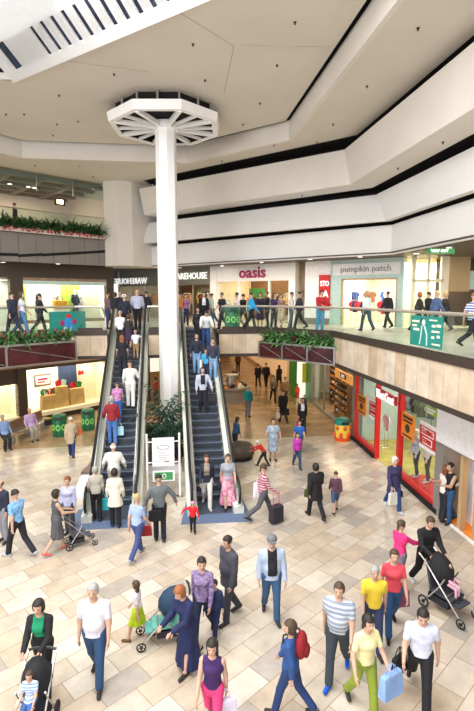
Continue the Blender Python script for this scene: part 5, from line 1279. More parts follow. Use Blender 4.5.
def escalator_people():
    A = hx
    def ep(px, py, face, h, sex, top, bot, hair, label, dx=0, **k):
        v = on_esc(px, py); k.setdefault('legs', (6, -4)); k.setdefault('arms', ((8, 10, 25), (8, 10, 25)))
        v.x += dx; lo, hi = ((-2.2, -1.32) if px < 160 else (.88, 1.84))
        v.x = min(max(v.x, lo), hi)
        return person(v, face, h, sex, top, bot, hair, label=label, build=k.pop('build', 1.1), **k)
    r, hd = ep(113, 449, 4, 1.74, 'f', ('jacket', A('8c1c28')), ('jeans', A('5078b8')), ('bob', 'grey'), 'person in dark red jacket and blue jeans low on the left escalator', arms=((10, 20, 35), (5, 12, 12)))
    hang_bag(hd(1), A('a8d8e4'), 'pale blue carrier bag hanging from the person in dark red on the escalator', .28, .32, .12)
    ep(118, 420, 2, 1.5, 'f', ('tee', A('9c4c8c'), 'check', A('d8a0c8')), ('jeans', A('3468b8')), ('short', 'brown'), 'child in purple checked top above the dark red jacket on the left escalator')
    r, hd = ep(131, 411, 0, 1.80, 'm', ('shirt', A('e8e6e2')), ('trousers', A('eae8e4')), ('crop', 'brown'), 'man all in white halfway up the left escalator', arms=((8, 10, 14), (14, 24, 30)))
    w = hd(0); t = backpack((w.x + .36, w.y + .02, w.z + .1), 0, A('4c5058'), 'small grey cross-body bag on the man in white', .55, 'cross_body_bag')
    ep(123, 379, 4, 1.68, 'f', ('tee', A('1c2026')), ('trousers', A('26262c')), ('long', 'ginger'), 'ginger-haired person in black going up the left escalator', build=1.15)
    ep(136, 358, 5, 1.25, 'm', ('tee', A('e8ecf0')), ('shorts', A('b09068')), ('short', 'blonde'), 'boy in white T-shirt reaching for the right handrail of the left escalator', arms=((10, 10, 15), (60, 50, 5)))
    ep(121, 352, 0, 1.66, 'f', ('shirt', A('e8e4ec')), ('trousers', A('2c2c34')), ('short', 'grey'), 'grey-haired woman in white blouse near the top of the left escalator')
    ep(129, 350, -2, 1.5, 'f', ('jumper', A('34302c')), ('skirt', A('3c2a4c')), ('bob', 'brown'), 'girl in dark top near the top of the left escalator')
    ep(125, 333, 0, 1.78, 'm', ('jumper', A('14161e'), 'print', A('2c3048')), ('trousers', A('16161c')), ('short', 'dark'), 'person in black top and white cap at the top of the left escalator', hat=('beanie', A('f0f0f4')))
    ep(138, 331, 0, 1.80, 'm', ('jumper', A('b0b4cc')), ('trousers', A('18181e')), ('crop', 'blonde'), 'broad man in grey-lilac top at the top of the left escalator', build=1.3)
    # right escalator, coming down
    r, hd = ep(203, 410, 178, 1.74, 'm', ('cardigan', A('b4bccc')), ('jeans', A('1a2234')), ('short', 'dark'), 'man in open pale grey jacket alone halfway down the right escalator', coat=A('18181e'), arms=((8, 24, 30), (6, 9, 12)))
    hang_bag(hd(0) , A('24222a'), 'dark holdall carried down by the man in the pale grey jacket', .34, .24, .14, name='holdall')
    r, hd = ep(197, 378, 178, 1.72, 'm', ('jumper', A('1c2438')), ('jeans', A('7ca4cc')), ('short', 'brown'), 'person in navy top and pale jeans, left one of the trio going down')
    hang_bag(hd(0), A('f0f0f2'), 'white carrier bag held by the person in navy and pale jeans', .3, .36, .12)
    ep(206, 379, 180, 1.3, 'm', ('tee', A('2ca8e0')), ('jeans', A('1c2c50')), ('short', 'brown'), 'child in bright turquoise T-shirt in the middle of the trio')
    ep(214, 383, 182, 1.74, 'm', ('jumper', A('34384c')), ('jeans', A('8cb4dc')), ('short', 'dark'), 'person in slate hooded top and pale jeans, right one of the trio')
    ep(206, 348, 180, 1.74, 'm', ('jacket', A('e6e8ec')), ('jeans', A('2c4c84')), ('short', 'dark'), 'man in white jacket leaning over a buggy high on the right escalator', lean=25, arms=((40, 12, 20), (40, 12, 20)), head=(0, 20))
    v = on_esc(206, 362); v.x = 1.36; t = pushchair(v + Vector((0, 0, .0)), 180, A('16181c'), 'black pushchair held on the steps by the man in the white jacket', A('a0a4a8'), s=.82); 
    ep(198, 345, 180, 1.6, 'f', ('jumper', A('20242c')), ('trousers', A('20242c')), ('long', 'dark'), 'woman in black beside the pushchair high on the right escalator')
    ep(204, 330, 180, 1.72, 'f', ('cardigan', A('16181e')), ('trousers', A('1c1c22')), ('bob', 'dark'), 'dark-haired person in black over white entering the top of the right escalator', coat=A('e4e4e8'))


def corridor_people():
    A = hx
    L = [(248, 417, -30, 1.72, 'm', ('jumper', A('0f8c98')), ('trousers', A('6c7484')), ('balding', 'grey'), 'man in teal jumper and grey trousers standing alone by the kiosk', STAND),
         (258, 387, 0, 1.74, 'm', ('jumper', A('16141a')), ('trousers', A('121218')), ('short', 'dark'), 'left one of the pair in black far down the mall', WALK),
         (266, 387, 0, 1.80, 'm', ('jacket', A('18161c')), ('trousers', A('141418')), ('crop', 'dark'), 'taller right one of the pair in black far down the mall', WALK2),
         (279, 388, 5, 1.70, 'f', ('coat', A('1c1618')), ('trousers', A('141216')), ('long', 'dark'), 'long-haired woman in black coat far down the mall', WALK),
         (273, 402, 178, 1.72, 'f', ('shirt', A('4c4640'), 'check', A('8c8478')), ('trousers', A('1c1a1c')), ('long', 'dark'), 'woman in brown checked shirt in the middle of the mall', WALK),
         (285, 405, 10, 1.76, 'm', ('jacket', A('8a6a50')), ('trousers', A('3a3034')), ('crop', 'brown'), 'person in tan jacket in front of the green framed shop', WALK2),
         (283, 423, 5, 1.78, 'm', ('jacket', A('17151a')), ('trousers', A('17151a')), ('crop', 'dark'), 'person all in black with shopping walking away in the mall', WALK),
         (297, 403, 180, 1.2, 'f', ('jumper', A('d84c28')), ('skirt', A('c8402c')), ('bob', 'brown'), 'child in orange-red beside the shop with yellow posters', STAND),
         (304, 414, 170, 1.1, 'm', ('jumper', A('50566a')), ('jeans', A('3c4458')), ('crop', 'grey'), 'small child in grey standing by the shoe shop step', STAND),
         (302, 432, 172, 1.72, 'f', ('suit', A('18161c')), ('trousers', A('17151b')), ('bob', 'brown'), 'woman in black suit over white blouse walking out of the mall', WALK),
         (238, 372, 0, 1.7, 'm', ('jumper', A('5c3c24')), ('trousers', A('2c2420')), ('short', 'dark'), 'distant figure in brown behind the kiosk', STAND),
         (234, 391, 200, 1.68, 'f', ('jumper', A('3c3a40')), ('trousers', A('2c2a30')), ('bob', 'grey'), 'person in charcoal minding the round kiosk', STAND),
         (156, 405, 60, 1.7, 'f', ('jumper', A('7c2c2c')), ('trousers', A('38282c')), ('bob', 'dark'), 'person in dark red between escalator and column', STAND)]
    for px_, py_, fc, h_, sx, tp, bt, hr, lab, ps in L:
        k = dict(coat=A('ecebee')) if 'suit' == tp[0] else {}
        r, hd = pp(px_, py_, fc, h_, sx, tp, bt, hr, lab, ps, **k)
        if 'suit' == tp[0]: hang_bag(hd(1), A('c81c50'), 'crimson bag in the hand of the woman in the black suit', .24, .3, .1); hang_bag(hd(1) + Vector((.22, .1, 0)), A('1c1a20'), 'black bag carried next to the crimson bag', .26, .34, .1)
        if 'with shopping' in lab: hang_bag(hd(1), A('2c2228'), 'dark holdall held by the person all in black in the mall', .4, .34, .16, name='holdall'); hang_bag(hd(0) + Vector((-.05, 0, 0)), A('d8d0c8'), 'pale bag held by the person all in black in the mall', .2, .3, .1)


def gallery_people():
    A = hx; Z = U
    # feet pixels are on the gallery floor
    L = [(320, 332, 190, 1.76, 'm', ('jacket', A('b8242c')), ('jeans', A('4a9cc8')), ('short', 'dark'), 'man in red jacket leaning on the gallery rail', dict(legs=(4, -3), arms=((35, 12, 50), (35, 12, 50))), dict(lean=8)),
         (222, 329, 120, 1.72, 'm', ('tee', A('1a1c22')), ('trousers', A('22242c')), ('short', 'dark'), 'man in black T-shirt beside the green banner-wrapped bin', WALK, {}),
         (237, 329, 90, 1.72, 'f', ('shirt', A('e0d0d0')), ('trousers', A('a8a4a8')), ('short', 'dark'), 'woman in white blouse passing the pink shop sign', WALK, {}),
         (243, 328, -60, 1.66, 'm', ('jumper', A('1e1c26')), ('trousers', A('20222a')), ('short', 'dark'), 'person in dark jumper with a bag in front of the pink shop sign', WALK2, {}),
         (251, 330, -80, 1.72, 'm', ('jumper', A('2aa0d4')), ('trousers', A('16181e')), ('short', 'brown'), 'person in bright cyan top on the gallery', WALK, {}),
         (260, 328, 170, 1.68, 'f', ('jumper', A('28243c')), ('skirt', A('3c2c50')), ('bob', 'dark'), 'woman in dark plum top on the gallery right of the cyan top', STAND, {}),
         (267, 327, 100, 1.74, 'm', ('jacket', A('2a2530')), ('trousers', A('24262c')), ('short', 'dark'), 'person in dark grey jacket by the shop door', STAND, {}),
         (274, 328, 200, 1.66, 'f', ('jumper', A('3c2c58')), ('trousers', A('2c2838')), ('long', 'dark'), 'woman in violet top near the boutique window', STAND, {}),
         (281, 328, 150, 1.66, 'f', ('shirt', A('c8a090'), 'print', A('504048')), ('skirt', A('d8c0a0')), ('bob', 'brown'), 'woman in patterned peach top near the boutique window', WALK, {}),
         (291, 329, -100, 1.7, 'm', ('jumper', A('e0d4d0')), ('trousers', A('6c6468')), ('short', 'brown'), 'person in cream top at the right of the boutique crowd', STAND, {}),
         (299, 329, 90, 1.76, 'm', ('jacket', A('2c3040')), ('trousers', A('2c3038')), ('crop', 'dark'), 'man in slate jacket at the end of the boutique crowd', WALK, {}),
         (212, 326, 60, 1.7, 'f', ('tee', A('a8c4c0')), ('jeans', A('3c5878')), ('short', 'brown'), 'person in mint top with rucksack near the top of the right escalator', WALK, {}),
         (180, 326, -60, 1.7, 'm', ('jumper', A('c87838')), ('jeans', A('283858')), ('short', 'dark'), 'person in amber jumper just right of the white column', STAND, {}),
         (186, 326, 180, 1.62, 'f', ('tee', A('a070a0')), ('jeans', A('283458')), ('bob', 'dark'), 'woman in mauve T-shirt beside the amber jumper', STAND, {}),
         (366, 331, 10, 1.78, 'f', ('jumper', A('d8e8ec')), ('jeans', A('405868')), ('bob', 'blonde'), 'woman in pale blue-white top walking into the clothes shop', WALK, {}),
         (387, 328, 20, 1.78, 'm', ('jacket', A('1c2228')), ('trousers', A('20262c')), ('short', 'dark'), 'man in dark jacket at the right of the clothes shop door', WALK2, {}),
         (408, 324, 180, 1.6, 'f', ('jumper', A('c82830')), ('trousers', A('302c38')), ('short', 'dark'), 'person in bright red at the corner of the clothes shop', STAND, {}),
         (418, 332, -100, 1.72, 'f', ('jumper', A('2c2c34')), ('trousers', A('302c34')), ('bob', 'ginger'), 'ginger-haired person in dark top on the right gallery', WALK, {}),
         (427, 330, -90, 1.74, 'm', ('jacket', A('1a1c22')), ('trousers', A('2a2c34')), ('short', 'dark'), 'man in black jacket in the middle of the right gallery group', WALK2, {}),
         (435, 334, -90, 1.76, 'm', ('jumper', A('4c6490')), ('trousers', A('30344c')), ('short', 'blonde'), 'blond man in denim blue top on the right gallery', WALK, {}),
         (444, 332, 90, 1.74, 'f', ('jumper', A('2c2c30')), ('trousers', A('24242c')), ('bob', 'blonde'), 'fair-haired woman in black on the right gallery', WALK, {}),
         (471, 349, -80, 1.66, 'm', ('tee', A('2850a8'), 'stripe', A('e8e8f0')), ('trousers', A('20242c')), ('short', 'ginger'), 'ginger-haired person in blue and white football-style shirt at the right edge', dict(legs=(28, -26), arms=((-20, 10, 20), (20, 10, 30))), {}),
         (14, 336, 60, 1.7, 'm', ('jumper', A('282838')), ('trousers', A('1c2438')), ('short', 'dark'), 'person in dark top at the far left of the gallery', WALK, {}),
         (23, 335, -90, 1.7, 'f', ('tee', A('dce0f0')), ('jeans', A('4c78a8')), ('bob', 'brown'), 'person in white top and light jeans on the left gallery', WALK2, {}),
         (41, 333, -60, 1.66, 'm', ('jumper', A('1c1c24')), ('trousers', A('2c3440')), ('short', 'dark'), 'person in black on the left gallery beside the teal banner', WALK, {}),
         (108, 329, -60, 1.7, 'm', ('jumper', A('6c5860')), ('jeans', A('2c3c60')), ('short', 'brown'), 'person in dusty pink top left of the top of the left escalator', STAND, {}),
         (116, 327, 0, 1.7, 'f', ('jacket', A('22222c')), ('trousers', A('1c1c24')), ('bob', 'brown'), 'brown-haired person in black waiting above the left escalator', STAND, {}),
         (121, 326, 0, 1.74, 'm', ('jacket', A('2c2c38')), ('trousers', A('1c1c24')), ('short', 'blonde'), 'fair-haired person in charcoal above the left escalator', STAND, {}),
         (147, 325, 0, 1.76, 'm', ('jacket', A('202430')), ('trousers', A('1c1c24')), ('short', 'dark'), 'person in dark navy just left of the white column', STAND, {})]
    for px_, py_, fc, h_, sx, tp, bt, hr, lab, ps, kx in L:
        pp(px_, py_, fc, h_, sx, tp, bt, hr, lab, ps, z=Z + .01, **kx)
    u_, z_ = P2.at(15, 212, 1.1); pp(0, 0, 90, 1.7, 'm', ('jumper', A('16161c')), ('trousers', A('1a1a20')), ('short', 'dark'), 'person in black standing in the cafe behind the red flowers', STAND, at=P2.w(u_, 1.1, 10.11))


ground_people(); seated_people(); escalator_people(); corridor_people(); gallery_people()
# ================================================================ SIGNS
def fit_text(body, fr, x0, x1, yc, hpx, m, par, v=-.04, mirror=False, bold=0, org=None):
    """lettering on a wall plane fitted between two picture columns"""
    u0, z0 = fr.at(x0, yc, v); u1, z1 = fr.at(x1, yc, v); zc = (z0 + z1) / 2; hz = abs(fr.at((x0 + x1) / 2, yc - hpx / 2, v)[1] - fr.at((x0 + x1) / 2, yc + hpx / 2, v)[1])
    o = text(body, 1.0, (0, 0, 0), 0, m, 'lettering', par, .03, bold=bold); me = o.data
    xs = [p.co.x for p in me.vertices]; ys = [p.co.y for p in me.vertices]; w = max(xs) - min(xs); h = max(ys) - min(ys); cx = (max(xs) + min(xs)) / 2; cy = (max(ys) + min(ys)) / 2
    for p in me.vertices: p.co.x = (p.co.x - cx) * (u1 - u0) / w * (-1 if mirror else 1); p.co.y = (p.co.y - cy) * hz / h
    if mirror: me.flip_normals()
    o.rotation_euler = (math.pi / 2, 0, 0); o.location = ((u0 + u1) / 2 - org[0], 0 if org[3] is None else org[3], zc - org[1]); o.scale = (1, 1, 1)
    return o


def board(fr, x0, x1, y0, y1, label, m, name='shop_sign', v=-.03, th=.03, cat='sign', frame=None):
    """a flat board on a wall plane between two picture corners; returns its Empty and origin"""
    ua, za = fr.at(x0, y0, v); ub, zb = fr.at(x1, y1, v); zc = min(za, zb); p = fr.w(ua, v, zc); t = empty(name, p, fr.rz, label, cat)
    w, h = ub - ua, abs(za - zb)
    if m: q = MB(); q.box(0, w, 0, th, 0, h); q.build('board', m, t)
    return t, (ua, zc, h, -.015), w, h


t, o, w, h = board(PF, 170, 208, 271, 280, 'white WAREHOUSE shop sign lettering right of the column', None); fit_text('WAREHOUSE', PF, 170.5, 207, 276, 6.5, 'letter_white', t, org=o, bold=.01)
t, o, w, h = board(PF, 114, 148, 278, 287, 'mirror-written WAREHOUSE lettering left of the column', None); fit_text('WAREHOUSE', PF, 114.5, 147, 281, 6, 'letter_white', t, mirror=True, org=o, bold=.01)
t, o, w, h = board(PF, 236, 268, 265, 281, 'magenta oasis lettering on the cream shop fascia', None); fit_text('oasis', PF, 239, 265.5, 272.5, 11, 'letter_magenta', t, org=o, bold=.02)
t, o, w, h = board(PF, 333, 400, 264.5, 273.5, 'pale board with grey pumpkin patch lettering', 'poster_white'); fit_text('pumpkin patch', PF, 341, 391, 269.5, 8, 'letter_grey', t, org=o)
t, o, w, h = board(PF, 319, 329.5, 275, 310, 'tall red sale poster beside the man in the red jacket', 'red_paint', 'sale_poster', v=-.06); fit_text('STO', PF, 320.5, 329, 283.5, 5.5, 'letter_white', t, v=-.07, org=o, bold=.02); fit_text('SA', PF, 320, 328.5, 294, 7, 'letter_white', t, v=-.07, org=o, bold=.02)
def poster_words(t, w, h):
    for wd, zz in (('CLOSING', .67), ('DOWN', .33)):
        o_ = text(wd, 1, (0, 0, 0), 0, 'red_paint', 'lettering', t, .01, bold=.02); xs = [p_.co.x for p_ in o_.data.vertices]; f_ = w * (.7 if zz > .5 else .5) / (max(xs) - min(xs))
        o_.scale = (f_, min(f_ * 1.5, h * .25), 1); o_.location = (w * .5, -.02, h * zz)


# boutique fascia sign and window posters
t, o, w, h = board(WC, 375.2, 394.8, 387, 406, 'red West Coast sign over the boutique door', 'red_paint', v=-.2, th=.1); z0, z1 = 2.6, 3.2
fit_text('West Coast', WC, 376.3, 394, 396.5, 9, 'letter_white', t, v=-.21, org=o, bold=.01)
for a, b, c, d, m, lab, kind in ((357.5, 365.5, 393, 417, 'orange', 'orange poster at the far end of the boutique window', 0), (369.7, 377, 397, 422, 'red_paint', 'red and white notice beside the boutique door', 1), (402, 413.2, 411, 443, 'orange', 'large orange poster with dark figure right of the boutique door', 0), (420.5, 435, 420, 456, 'red_paint', 'large red and white notice at the near end of the boutique window', 1), (426, 436.5, 405, 418, 'lime_green', 'yellow-green notice at the top near corner of the boutique window', 2)):
    t, o, w, h = board(WC, a, b, c, d, lab, m, 'window_poster', v=.0, cat='poster')
    q = MB()
    if kind == 0: q.box(w * .12, w * .88, -.01, 0, h * .8, h * .9); q.box(w * .15, w * .85, -.01, 0, h * .66, h * .74); q.ell((w * .5, 0, h * .42), (w * .2, .01, h * .18), n=10, m=6); q.box(w * .12, w * .88, -.01, 0, h * .08, h * .15); q.build('print', 'dark_brown', t)
    elif kind == 1: q.box(w * .0, w, -.01, 0, h * .86, h); q.box(w * .12, w * .88, -.01, 0, h * .54, h * .8); q.box(w * .2, w * .8, -.01, 0, h * .2, h * .46); q.box(0, w, -.01, 0, 0, h * .13); q.build('white_panels', 'poster_white', t); poster_words(t, w, h)
    else: q.box(w * .1, w * .9, -.01, 0, h * .55, h * .8); q.box(w * .1, w * .7, -.01, 0, h * .2, h * .4); q.build('white_panels', 'poster_white', t)
# shoe shop orange fascia
t, o, w, h = board(SH, 335, 352, 368, 386, 'glowing orange fascia sign with a black plate on the corner shoe shop', 'glow_orange', v=-.12, th=.1); q = MB(); q.box(w * .35, w * .68, -.02, 0, h * .3, h * .8); q.build('black_plate', 'ink_black', t); q = MB(); q.box(w * .42, w * .60, -.03, -.02, h * .58, h * .68); q.box(w * .42, w * .60, -.03, -.02, h * .42, h * .5); q.build('print', 'letter_white', t)
# blank white sign on the right
t = empty('shop_sign', (7.9, 13.0, 2.33), 0, 'large blank white sign panel at the right edge above the embracing couple', 'sign'); q = MB(); q.box(0, .12, -6, 0, 0, 1.02); q.build('board', 'poster_white', t); q = MB(); q.box(-.01, .0, -6, 0, 0, .02); q.build('edge', 'steel', t)
# yellow posters on the green shop
for k, (z0, z1) in enumerate(((2.55, 3.2), (1.0, 2.3))):
    q = MB(); x0 = (8.37, 8.72)[k]; q.box(x0, x0 + (.6, .3)[k], 30.35, 30.38, z0, z1); tag(q.build('window_poster', 'yellow_poster'), ('square yellow poster high in the green framed shop', 'narrow yellow poster low in the green framed shop')[k], 'poster')
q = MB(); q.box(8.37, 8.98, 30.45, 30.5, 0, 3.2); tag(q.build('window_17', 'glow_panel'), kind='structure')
# way-out sign hanging under the gallery ceiling
p = gz(428, 253, 8.3); t = empty('exit_sign', (p.x, p.y, 8.22), math.radians(-8), 'green WAY OUT sign hanging under the right gallery ceiling', 'sign')
q = MB(); q.box(0, 1.02, 0, .06, .06, .25); q.build('panel', 'exit_green', t); text('WAY OUT', .14, (.45, -.01, .155), 0, 'letter_white', 'lettering', t, .004, bold=.004); q = MB(); q.box(.1, .12, .02, .04, .24, .38); q.box(.9, .92, .02, .04, .24, .38); q.build('hanger', 'steel', t)
u, z = P2.at(60, 202, 4.0); t = empty('exit_sign', P2.w(u, 4.0, z - .2), P2.rz, 'small lit box sign glowing on the cafe wall', 'sign'); q = MB(); q.box(-.35, .35, 0, .1, 0, .42); q.build('case', 'dark_brown', t); q = MB(); q.box(-.2, .2, -.02, 0, .08, .34); q.build('lit_face', 'lamp_warm', t)
q = MB(); q.box(-.01, .01, .03, .05, .42, 13.57 - z + .2); q.build('hanger', 'steel', t)
u, z = P2.at(84, 204, 5.0); t = empty('framed_picture', P2.w(u, 4.5, 10.9), P2.rz, 'tall dark framed picture panel in the cafe', 'picture'); q = MB(); q.box(-.28, .28, 0, .06, 0, 2.3); q.build('frame', 'wood_brown', t); q = MB(); q.box(-.2, .2, -.01, 0, .1, 2.2); q.build('picture', 'plaster_cream', t); q = MB(); q.box(-.2, .2, 0, .05, -.8, 0); q.build('stand', 'wood_brown', t)
# banners hung on the glass railings
fA = Fr((-12, 15.8), (-4.0, 21.8)); t, o, w, h = board(fA, 49, 86, 312, 333, 'teal banner with a ring of coloured shapes on the left glass railing', 'teal_banner', 'banner', v=-.12, th=.02, cat='banner')
for nm, m, a, b, c, d in (('blue_shape', 'mat_blue2', .5, .5, .12, .26), ('red_shape', 'red_paint', .52, .8, .07, .1), ('crimson_shape', 'letter_magenta', .34, .5, .06, .12), ('crimson_shape', 'letter_magenta', .68, .55, .06, .12), ('blue_shape', 'mat_blue2', .62, .28, .06, .12), ('pale_shape', 'pale_aqua', .42, .25, .05, .08)):
    if m not in MATS: mat(m, (.03, .22, .55), .5)
    q = MB(); q.ell((w * a, -.01, h * b), (w * c, .012, h * d), n=12, m=6); q.build(nm, m, t, smooth=True)
fB_ = Fr((6.6, 18.6), (6.6, -6)); t, o, w, h = board(fB_, 411, 441.5, 315, 350, 'teal poster of a long-haired figure hung on the right glass railing', 'teal_banner', 'banner', v=-.1, th=.02, cat='banner')
q = MB(); q.ell((w * .44, -.01, h * .78), (w * .06, .012, h * .11), n=12, m=8); q.tube([(w * .40, -.01, h * .68), (w * .38, -.01, h * .35), (w * .34, -.01, h * .06)], .022, 5); q.tube([(w * .48, -.01, h * .68), (w * .56, -.01, h * .4), (w * .57, -.01, h * .05)], .022, 5); q.build('pale_figure', 'pale_aqua', t)
q = MB(); q.ell((w * .40, -.005, h * .8), (w * .07, .01, h * .13), n=12, m=8); q.build('dark_hair', 'ink_black', t)
q = MB()
for a, b, c, d in ((.06, .3, .78, .84), (.08, .22, .64, .7), (.12, .3, .5, .58), (.62, .84, .86, .9), (.7, .8, .66, .74), (.84, .96, .68, .76), (.7, .92, .5, .56), (.7, .78, .3, .38), (.86, .93, .34, .42), (.72, .95, .1, .15)): q.box(w * a, w * b, -.012, 0, h * c, h * d)
q.build('print', 'cream', t)
u, z = fB_.at(407, 325, 3.5); 

# ================================================================ SHOP CONTENTS
MANN = mat('mannequin_white', (.8, .78, .75), .4)


def mannequin(fr, u, v, z, face, top, bot, label, sex='f', h=1.75, **k):
    person(fr.w(u, v, z), math.degrees(fr.rz) + face, h, sex, top, bot, ('bald', 'dark'), plainskin=MANN, label=label, name='mannequin', cat='mannequin', arms=((6, 8, 12), (2, 10, 20)), legs=(4, -3), shoe=(.7, .68, .66), **k)


mannequin(PL, PL.at(38, 300, .7)[0], .7, 5.3, 180, ('vest', hx('20202c')), ('skirt', hx('2c3038')), 'mannequin in black in the left part of the upper display window')
mannequin(PL, PL.at(56, 300, .8)[0], .8, 5.3, 170, ('tee', hx('c8c8d4')), ('trousers', hx('d8d8dc')), 'mannequin in pale grey beside the yellow bag in the upper window')
mannequin(PL, PL.at(75, 300, .7)[0], .7, 5.3, 185, ('jacket', hx('283048')), ('trousers', hx('202838')), 'mannequin in navy jacket before the green backdrop', 'm')
mannequin(PL, PL.at(80, 300, .85)[0], .95, 5.3, 175, ('shirt', hx('e4e4e4')), ('trousers', hx('c8c8cc')), 'mannequin in white right beside the navy one')
mannequin(PF, PF.at(229, 300, .7)[0], .7, U, 180, ('tee', hx('f0ece0')), ('skirt', hx('b8c8a0')), 'mannequin in cream and sage in the left window of the pink sign shop')
mannequin(PF, PF.at(287, 300, .7)[0], .7, U, 180, ('tee', hx('e8c070')), ('skirt', hx('704828')), 'mannequin in amber in the right window of the pink sign shop')
mannequin(WC, WC.at(416, 460, .55)[0], .55, .12, 180, ('jacket', hx('8c9cb8'), 'print', hx('d8dce8')), ('leggings', hx('20222a')), 'mannequin in pale blue patterned jacket in the boutique window')
mannequin(WC, WC.at(427, 470, .7)[0], .7, .12, 175, ('cardigan', hx('e4e0dc')), ('leggings', hx('34363e')), 'mannequin in white cardigan nearest the boutique wall')
mannequin(WC, WC.at(366, 420, .9)[0], .9, .02, 180, ('tee', hx('2c4c90')), ('trousers', hx('4c5058')), 'mannequin in blue top at the far end of the boutique window')

# garments on rails
GPOLY = [(-.2, -.06), (-.13, 0), (-.05, .02), (.05, .02), (.13, 0), (.2, -.06), (.25, -.28), (.18, -.3), (.15, -.18), (.16, -.62), (-.16, -.62), (-.15, -.18), (-.18, -.3), (-.25, -.28)]
GM = {}


def garment_mesh(col):
    if col in GM: return GM[col]
    q = MB(); n = len(GPOLY); vs = [(x, -.03, z) for x, z in GPOLY] + [(x, .03, z) for x, z in GPOLY]
    q.add(vs, [tuple(range(n)), tuple(range(2 * n - 1, n - 1, -1))] + [(i, n + i, n + (i + 1) % n, (i + 1) % n) for i in range(n)]); q.tube([(0, 0, .02), (0, 0, .07), (.02, 0, .09), (0, 0, .11)], .006, 4)
    o = q.build('garment', cloth(hx(col))); me = o.data; bpy.data.objects.remove(o); GM[col] = me
    return me


def rail(fr, u0, u1, v, zf, zr, cols, rl, gl_, turn=75, seed=1, step=.13):
    u0 += .22; u1 -= .12; rr = random.Random(seed); t = empty('clothes_rail', fr.w(u0, v, zf), fr.rz, rl, 'clothes rail'); L = u1 - u0
    q = MB(); q.tube([(0, 0, zr - zf), (L, 0, zr - zf)], .016, 6); q.build('rail', 'chrome', t)
    for x in (0, L):
        q = MB(); q.tube([(x, 0, 0), (x, 0, zr - zf)], .016, 6); q.tube([(x, -.25, .02), (x, .25, .02)], .016, 6); q.build('leg', 'chrome', t)
    n = max(2, int(L / step))
    for k in range(n):
        o = bpy.data.objects.new('garment', garment_mesh(cols[rr.randrange(len(cols))])); COL.objects.link(o); o.location = fr.w(u0 + (k + .5) * L / n, v, zr - .09); o.rotation_euler = (0, 0, fr.rz + math.radians(turn + rr.uniform(-12, 12))); o.scale = (.9, 1, rr.uniform(.8, 1.15)); tag(o, gl_, 'garment', 'clothes: ' + rl)


pz = 7.0
rail(PF, PF.at(347, 290, 2.6)[0], PF.at(359, 290, 2.6)[0], 2.6, U, pz, ['c02830', '202430', '284888', 'd86080'], 'rail of dark and red clothes at the left of the clothes shop', 'small garment on the left rail of the clothes shop', 20, 2)
rail(PF, PF.at(362, 290, 2.6)[0], PF.at(376, 290, 2.6)[0], 2.6, U, pz, ['7c4c2c', 'c03838', 'd07890', '303030'], 'rail of pink and brown clothes in the middle of the clothes shop', 'small garment on the middle rail of the clothes shop', 20, 3)
rail(PF, PF.at(379, 290, 2.6)[0], PF.at(391, 290, 2.6)[0], 2.6, U, pz, ['c83040', '2c58a0', '20304c', 'e8e4e4'], 'rail of red and blue clothes at the right of the clothes shop', 'small garment on the right rail of the clothes shop', 20, 4)
rail(PF, PF.at(246, 290, 3)[0], PF.at(262, 290, 3)[0], 3.0, U, 6.7, ['604028', 'a07040', '203c28', '302028', 'c89060'], 'rail of brown and amber clothes inside the pink sign shop', 'garment hanging inside the pink sign shop', 40, 5)
q = MB(); u, z = PF.at(255, 293, 2); q.box(u - .6, u + .5, 2.2, 2.4, z - .3, z + .3); o = q.build('counter_panel', 'green_paint'); o.matrix_world = PF.M; tag(o, 'bright green display board inside the pink sign shop', 'board')
q = MB(); q.box(u - .05, u + .05, 2.25, 2.35, U, z - .3); o2 = q.build('post', 'steel', o)
for k, (a, b, c) in enumerate(((151, 160, 3), (182, 192, 4), (196, 204, 5), (205, 212, 6))):
    rail(PF, PF.at(a, 290, 2.4)[0], PF.at(b, 290, 2.4)[0], 2.4, U, 6.9, ['c88838', 'e8b050', '604830', '28242c', 'd8d0c0', 'a04830'], ('rail of amber clothes glimpsed left of the white column', 'rail of amber clothes right of the white column', 'second rail of amber clothes right of the white column', 'rail of amber clothes at the end of the dark shopfront')[k], 'garment hanging on ' + ('the rail left of the white column', 'the first rail right of the white column', 'the second rail right of the white column', 'the last rail of the dark shopfront')[k], 30, 20 + k)
rail(WC, WC.at(379, 420, 2.2)[0], WC.at(396, 430, 2.2)[0], 2.2, .02, 2.1, ['e8c8d8', '30343c', '485848', '202428', 'd8d0d4'], 'rail of dark and pink clothes inside the boutique door', 'garment on the rail inside the boutique door', 30, 31)
rail(WC, WC.at(383, 430, 1.0)[0], WC.at(389, 440, 1.0)[0], 1.0, .02, 1.5, ['e8c8d8', 'ecd4e0'], 'small stand of pale pink tops in the boutique doorway', 'pale pink top on the stand in the boutique doorway', 3, 32, .5)
rail(WC, WC.at(403, 430, 2.4)[0], WC.at(432, 440, 2.4)[0], 2.4, .02, 2.2, ['485058', '384858', '606c50', '20242c', '8c98a8'], 'long rail of grey and olive clothes behind the boutique window', 'garment on the long rail behind the boutique window', 40, 33)
rail(WC, WC.at(356, 400, 2.4)[0] + .9, WC.at(368, 410, 2.4)[0] + 1.0, 2.4, .02, 2.1, ['4c88a0', '2c4c88', '404850'], 'rail of blue clothes at the far end of the boutique', 'blue-toned garment at the far end of the boutique', 40, 34)

